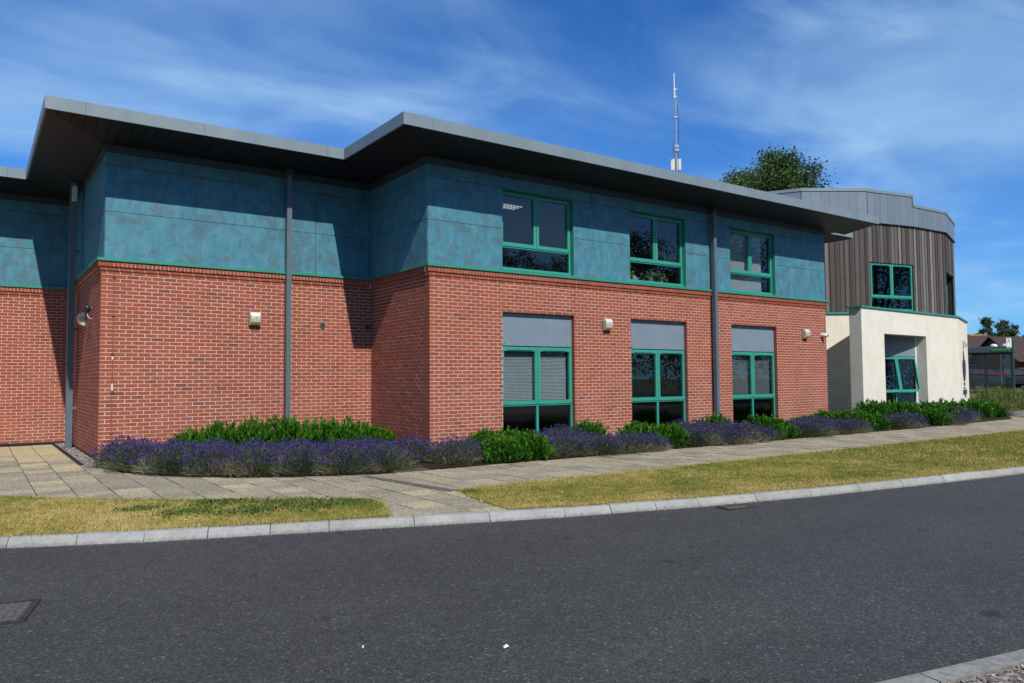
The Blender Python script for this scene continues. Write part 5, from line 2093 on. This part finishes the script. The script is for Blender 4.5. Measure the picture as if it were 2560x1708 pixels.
x, y = W(1808, 52)
make_tree("broad green tree rising behind the flat roof and the zinc parapet", (x, y, -0.1), 15.9, 8.7, 31, n_clump=1150, per=170, leaf=0.19, crown_base=0.34)
x, y = W(1765, 60)
make_tree("small tree top just showing over the roof edge beside the mast", (x, y, -0.1), 17.9, 1.7, 12, n_clump=90, per=110, leaf=0.16, crown_base=0.5)
x, y = W(2120, 66)
make_tree("tree top barely showing above the zinc coping", (x, y, -0.1), 17.7, 1.4, 14, n_clump=60, per=100, leaf=0.16, crown_base=0.55)
x, y = W(2500, 105)
make_tree("loose topped grey green tree behind the tiled house", (x, y, 0.5), 10.2, 2.5, 44, "tree_leaf_b", 120, 90, 0.26, 0.42)
for i, (px, h_, cr_) in enumerate(((2428, 7.2, 1.6), (2450, 6.7, 1.6), (2540, 6.4, 1.6), (2565, 6.7, 2.0))):
    x, y = W(px, 100)
    make_tree(("bushy tree behind the house roof next to the cream wall", "low tree behind the house roof, second from the cream wall", "low tree behind the yellow lichened end of the ridge", "bushy tree behind the second house")[i], (x, y, 0.5), h_, cr_, 50 + i, "tree_leaf_b", 40, 70, 0.24, 0.2)
# trees across the road, behind the photographer: they show in the window glass
for i, (x, y, h_, cr_) in enumerate(((7, -33, 8.5, 3.2), (14, -38, 10.5, 3.6), (20, -34, 10.0, 3.5), (26.5, -33, 12.5, 5.0), (33, -30, 13.5, 5.2), (40, -27, 13, 5.0), (0, -40, 9, 3.6))):
    make_tree(("roadside tree opposite, reflected low in the first upper window", "roadside tree opposite, tallest in the first upper window reflection", "roadside tree opposite, reflected between two windows", "big roadside tree opposite, filling the second upper window reflection", "roadside tree opposite, reflected in the third upper window", "roadside tree opposite, reflected in the timber storey window", "roadside tree opposite the left bay")[i], (x, y, -0.2), h_, cr_, 70 + i, "tree_leaf", 150, 130, 0.17, 0.2, group="trees across the road")

# unseen wood behind the road, added to block sky light; mirrored in the glass
rng = np.random.default_rng(90)
n = 26000
cx_ = rng.uniform(-75, 110, 700)
cc = np.stack([cx_, -54 + 12 * (cx_ < 22) + 3 * rng.normal(0, 1, 700) + 0.10 * np.maximum(cx_, 0), rng.uniform(0.5, 1, 700) * (9.5 + 3.5 * np.sin(cx_ * 0.31) + 2 * np.sin(cx_ * 0.83))], -1)
cc[:, 2] *= 1.75 - 1.05 * np.exp(-((cx_ - 36) / 13) ** 4)
cc[:, 2] *= rng.uniform(0.15, 1.0, 700) ** 0.6
P_ = np.repeat(cc, 110, 0) + rng.normal(0, 1, (77000, 3)) * np.array([1.6, 1.0, 1.3])
P_[:, 2] = np.maximum(P_[:, 2], 0)
leaves("sky_blocking_wood", P_, rng.normal(0, 1, P_.shape), 0.42, 0.7, "tree_leaf", None, rng.random(len(P_)), 0.12, "stuff")

# ------------------------------------------------------------------ bus stop, houses, cars
def gz(x, y):
    return ground_z(x, y)


d0 = 43.0
sa = W(2395, d0)
sb = W(2530, d0 - 1.5)
SF = Fr(sa, (sb[0] - sa[0], sb[1] - sa[1]))
SL = math.dist(sa, sb)
zg = 0.58
t = thing("bus_shelter", "dark green glazed bus shelter with curved roof and red perch seat", "bus shelter", (sa[0], sa[1], zg))
q = MB()
for u in (0.04, SL / 2, SL - 0.06):
    for v in (0.0, -1.3):
        q.box(SF, u - 0.035, u + 0.035, v - 0.07, v, zg, zg + 2.15)
q.box(SF, 0, SL, -0.06, -0.01, zg + 0.02, zg + 0.08)
q.box(SF, 0, SL, -0.07, 0.0, zg + 2.1501, zg + 2.22)
q.box(SF, 0, SL, -1.37, -1.3, zg + 2.1501, zg + 2.22)
q.build("post", "shelter", t)
prof = [(0.15, 2.2), (0.10, 2.32), (-0.2, 2.48), (-0.65, 2.55), (-1.1, 2.48), (-1.4, 2.32), (-1.45, 2.2)]
q = MB()
k = len(prof)
vs = [SF.pt(u, v, zg + z + 0.03) for u in (-0.1, SL + 0.1) for v, z in prof]
q.add(vs, [tuple(range(k - 1, -1, -1)), tuple(range(k, 2 * k))] + [(i, (i + 1) % k, k + (i + 1) % k, k + i) for i in range(k)])
q.build("roof", "shelter_roof", t)
for a, b in ((0.08, SL / 2 - 0.04), (SL / 2 + 0.04, SL - 0.1)):
    MB().box(SF, a, b, -0.04, -0.03, zg + 0.12, zg + 2.1).build("pane", "glass", t)
MB().box(SF, 0.1, SL - 0.12, -0.45, -0.2, zg + 0.98, zg + 1.06).build("perch_seat", "red", t)
MB().box(SF, SL * 0.55, SL - 0.2, 0.03, 0.045, zg + 1.02, zg + 1.08).build("red_band", "red", t)
MB().box(SF, SL * 0.28, SL * 0.42, -1.28, -1.26, zg + 1.35, zg + 1.65).build("notice", "blue", t)
q = MB()
for i in range(9):
    a = SL - 0.95 + i * 0.095
    q.box(SF, a, a + 0.06, 0.135, 0.155, zg + 2.30, zg + 2.42 - (0.03 if i % 3 == 1 else 0))
q.build("stop_name_lettering", "greensign", t)
q = MB()
for u in (SL * 0.66, SL * 0.88):
    c_ = SF.pt(u, -0.7, zg + 2.58)
    q.lathe(c_, [(0.20, 0), (0.20, 0.02), (0.15, 0.10), (0.05, 0.14)], 12)
q.build("roof_light", "white", t)

px_, py_ = W(2532, 40)
pz = 0.1
t = thing("bus_stop_sign", "bus stop flag, white panel on a green pole beside the shelter", "sign", (px_, py_, pz))
MB().tube([(px_, py_, pz), (px_, py_, pz + 3.45)], 0.055, 10).build("pole", "polegreen", t)
ff = Fr((px_, py_), (cy, -sy))
MB().box(ff, -0.33, -0.056, -0.02, 0.02, pz + 2.86, pz + 3.40).build("flag", "white", t)
q = MB()
q.box(ff, -0.25, -0.15, 0.0201, 0.024, pz + 3.27, pz + 3.32)
q.box(ff, -0.27, -0.11, 0.0201, 0.024, pz + 3.20, pz + 3.215)
q.box(ff, -0.27, -0.14, 0.0201, 0.024, pz + 3.16, pz + 3.172)
q.build("bus_symbol", "black", t)
MB().box(ff, -0.325, -0.062, 0.0201, 0.023, pz + 2.87, pz + 2.93).build("route_strip", "greensign", t)


def house(label, px0, px1, d, eave, ridge, depth, ground, lichen=True, open_end=True):
    a, b = W(px0, d), W(px1, d)
    fr = Fr(a, (b[0] - a[0], b[1] - a[1]))
    L = math.dist(a, b)
    t = thing("house", label, "house", (a[0], a[1], ground))
    s = MB()
    s.box(fr, 0, L, -depth, 0, ground - 0.5, eave)
    for u in (0.0, L - 0.001):
        s.add([fr.pt(u, 0, eave), fr.pt(u, -depth, eave), fr.pt(u, -depth / 2, ridge - 0.1), fr.pt(u + 0.001, 0, eave), fr.pt(u + 0.001, -depth, eave), fr.pt(u + 0.001, -depth / 2, ridge - 0.1)], [(0, 1, 2), (5, 4, 3), (0, 3, 4, 1), (1, 4, 5, 2), (2, 5, 3, 0)])
    s.build("wall", "housebrick", t)
    s = MB()
    n = 18
    for side in (0, 1):
        for i in range(n):
            f0, f1_ = i / n, (i + 1) / n
            va, vb = 0.45 - (depth / 2 + 0.45) * f0, 0.45 - (depth / 2 + 0.45) * f1_
            if side:
                va, vb = -depth - va, -depth - vb
            za, zb2 = eave - 0.2 + (ridge - eave + 0.2) * f0, eave - 0.2 + (ridge - eave + 0.2) * f1_
            q = [fr.pt(-0.3, va, za + 0.09), fr.pt(L + 0.3, va, za + 0.09), fr.pt(L + 0.3, vb, zb2 + 0.05), fr.pt(-0.3, vb, zb2 + 0.05)]
            w2 = [(x, y, z - 0.09) for x, y, z in q]
            s.add(q + w2, [(0, 1, 2, 3), (7, 6, 5, 4), (0, 4, 5, 1), (1, 5, 6, 2), (2, 6, 7, 3), (3, 7, 4, 0)], random.random())
    rf = s.build("roof", "tile", t)
    if lichen:
        m_ = int(L / 0.45)
        MB().box(fr, 0.0, L, -depth / 2 - 0.13, -depth / 2 + 0.13, ridge - 0.03, ridge + 0.10).build("ridge", "tile", rf)
        q = MB()
        for i in range(int(m_ * 0.80), m_):
            q.box(fr, i * L / m_ + 0.02, (i + 1) * L / m_ - 0.01, -depth / 2 - 0.14, -depth / 2 + 0.14, ridge - 0.02, ridge + 0.13)
        q.build("ridge_tiles", "lichen", rf)
    for f in (0.2, 0.45, 0.72):
        MB().box(fr, L * f - 0.6, L * f + 0.6, -0.05, 0.03, ground + 0.9, ground + 2.0).build("window", "white", t)
        MB().box(fr, L * f - 0.53, L * f + 0.53, 0.031, 0.036, ground + 0.97, ground + 1.93).build("pane", "glass", t)
    return t


house("brick bungalow with brown tiled roof and yellow lichen on its ridge, behind the shelter", 2330, 2533, 72, 3.35, 5.55, 8.0, 0.6)
house("brick house with brown tiled roof partly cut by the edge of the view", 2545, 2760, 66, 2.9, 5.05, 7.0, 0.6, False)


def car(label, px, d, paint, head, zc):
    x, y = W(px, d)
    fr = Fr((x, y), (math.cos(head), math.sin(head)))
    t = thing("parked_car", label, "car", (x, y, zc), "cars parked behind the bus shelter")
    prof = [(-2.1, 0.30), (-2.12, 0.62), (-2.0, 0.86), (-1.6, 0.92), (-1.05, 1.38), (0.35, 1.42), (1.05, 0.96), (1.85, 0.84), (2.1, 0.62), (2.12, 0.30)]
    k = len(prof)
    s = MB()
    secs = [(-0.82, 0.96), (-0.70, 1.0), (0.70, 1.0), (0.82, 0.96)]
    vs = []
    for v, sc in secs:
        for u, z in prof:
            inn = 1.0 if z < 0.95 else (0.84 if abs(v) > 0.75 else 0.95)
            vs.append(fr.pt(u * sc, v * inn, zc + z))
    fs = [tuple(range(k - 1, -1, -1)), tuple(range(3 * k, 4 * k))]
    for a in range(3):
        for i in range(k):
            fs.append((a * k + i, a * k + (i + 1) % k, (a + 1) * k + (i + 1) % k, (a + 1) * k + i))
    s.add(vs, fs)
    s.build("body", paint, t)
    for v in (-0.70, 0.70):
        q = MB()
        pts = [(-1.38, 0.98), (-0.98, 1.33), (0.28, 1.36), (0.85, 0.98)]
        sg = 1 if v > 0 else -1
        q.add([fr.pt(u, v * (1.0 if z > 1.1 else 1.16) + sg * 0.02, zc + z) for u, z in pts], [(0, 1, 2, 3) if v < 0 else (3, 2, 1, 0)])
        q.build("side_window", "black", t)
    for u in (-1.3, 1.3):
        for v in (-0.80, 0.80):
            q = MB()
            q.tube([fr.pt(u, v - 0.09, zc + 0.32), fr.pt(u, v + 0.09, zc + 0.32)], 0.32, 16)
            wh = q.build("wheel", "tyre", t)
            q = MB()
            sg = 0.095 if v > 0 else -0.095
            q.tube([fr.pt(u, v + sg * 0.9, zc + 0.32), fr.pt(u, v + sg * 1.05, zc + 0.32)], 0.19, 12)
            q.build("rim", "cargrey", wh)
    for v in (-0.6, 0.6):
        MB().box(fr, 2.0, 2.1, v - 0.14, v + 0.14, zc + 0.62, zc + 0.74).build("headlight", "white", t)


car("dark teal car seen through the shelter glass", 2448, 55, "carblue", YAW * -1 + 0.1, 0.60)
car("dark grey car by the pole of the stop, behind the shelter end", 2522, 56, "cargrey", YAW * -1 + 0.1, 0.60)
car("dark teal hatchback at the edge of the view beyond the stop", 2585, 57, "carblue", YAW * -1 + 0.1, 0.60)

# side road in front of the houses, and the rough verge with weeds
s = MB()
pa, pb, pc, pd = W(2380, 60), W(2800, 60), W(2800, 50), W(2380, 50)
s.add([(p[0], p[1], 0.595) for p in (pd, pc, pb, pa)], [(0, 1, 2, 3)])
s.build("side_road", "asphalt", kind="structure")
s = MB()
pts = [(23.2, -2.2), (24.2, -1.2), (27, 0.2), (30, 0.4), (34, -2.2)]
s.add([(x, y, 0.018) for x, y in pts], [tuple(range(len(pts)))])
s.build("gravel_patch", "gravel", kind="structure")
rng = np.random.default_rng(77)
wlab = ["ragged weeds beside the cream end wall", "ragged weeds below the purple sign", "tall seeding weeds before the shelter", "tall seeding weeds before the shelter's middle post", "rough weeds at the foot of the stop pole", "yellowing weeds on the verge past the laurels", "tall weeds beside the stop pole", "low weeds by the gravel patch", "weeds at the edge of the view beyond the pole"]
for i, (px, d, h_, wd) in enumerate(((2432, 37, 0.5, 0.7), (2450, 35, 0.45, 0.8), (2470, 37, 1.0, 0.6), (2492, 36, 0.95, 0.7), (2520, 37, 0.8, 0.7), (2500, 33.5, 0.5, 0.9), (2548, 36, 0.9, 0.9), (2535, 33.5, 0.5, 0.9), (2580, 35, 0.8, 1.0))):
    x, y = W(px, d)
    t = thing("weed_clump", wlab[i], "weeds", (x, y, max(0.0, ground_z(x, y))), "weeds on the verge by the bus stop")
    RNG = rng
    n = 240
    th = rng.uniform(0, 6.28, n)
    rr = wd * np.sqrt(rng.random(n))
    P_ = np.stack([rr * np.cos(th), rr * np.sin(th), np.zeros(n)], -1)
    leaves("stalks", P_, rng.normal(0, 0.22, (n, 3)) + np.array([0, 0, 1.0]), h_ * rng.uniform(0.4, 1.1, n), 0.03, "weed", t, rng.uniform(0.2, 1.0, n), 0.01)
    m_ = 420
    th = rng.uniform(0, 6.28, m_)
    rr = wd * np.sqrt(rng.random(m_))
    P2 = np.stack([rr * np.cos(th), rr * np.sin(th), rng.uniform(0.02, 0.85, m_) ** 1.3 * h_], -1)
    leaves("leaves", P2, rng.normal(0, 1, (m_, 3)) + np.array([0, 0, 0.5]), 0.11, 0.3, "weed", t, rng.uniform(0.0, 0.8, m_), 0.05)
# dry grass on that verge
P_ = []
for _ in range(5000):
    x = rng.uniform(24, 44)
    y = rng.uniform(0.5, 12)
    if 24 < x < 29.5 and y > 0.9:
        continue
    P_.append((x, y, ground_z(x, y) + 0.0))
P_ = np.array(P_)
leaves("verge_grass", P_, rng.normal(0, 0.4, P_.shape) + np.array([0, 0, 1.0]), 0.10, 0.10, "grass", None, rng.uniform(0.3, 1, len(P_)), 0.02, "stuff")
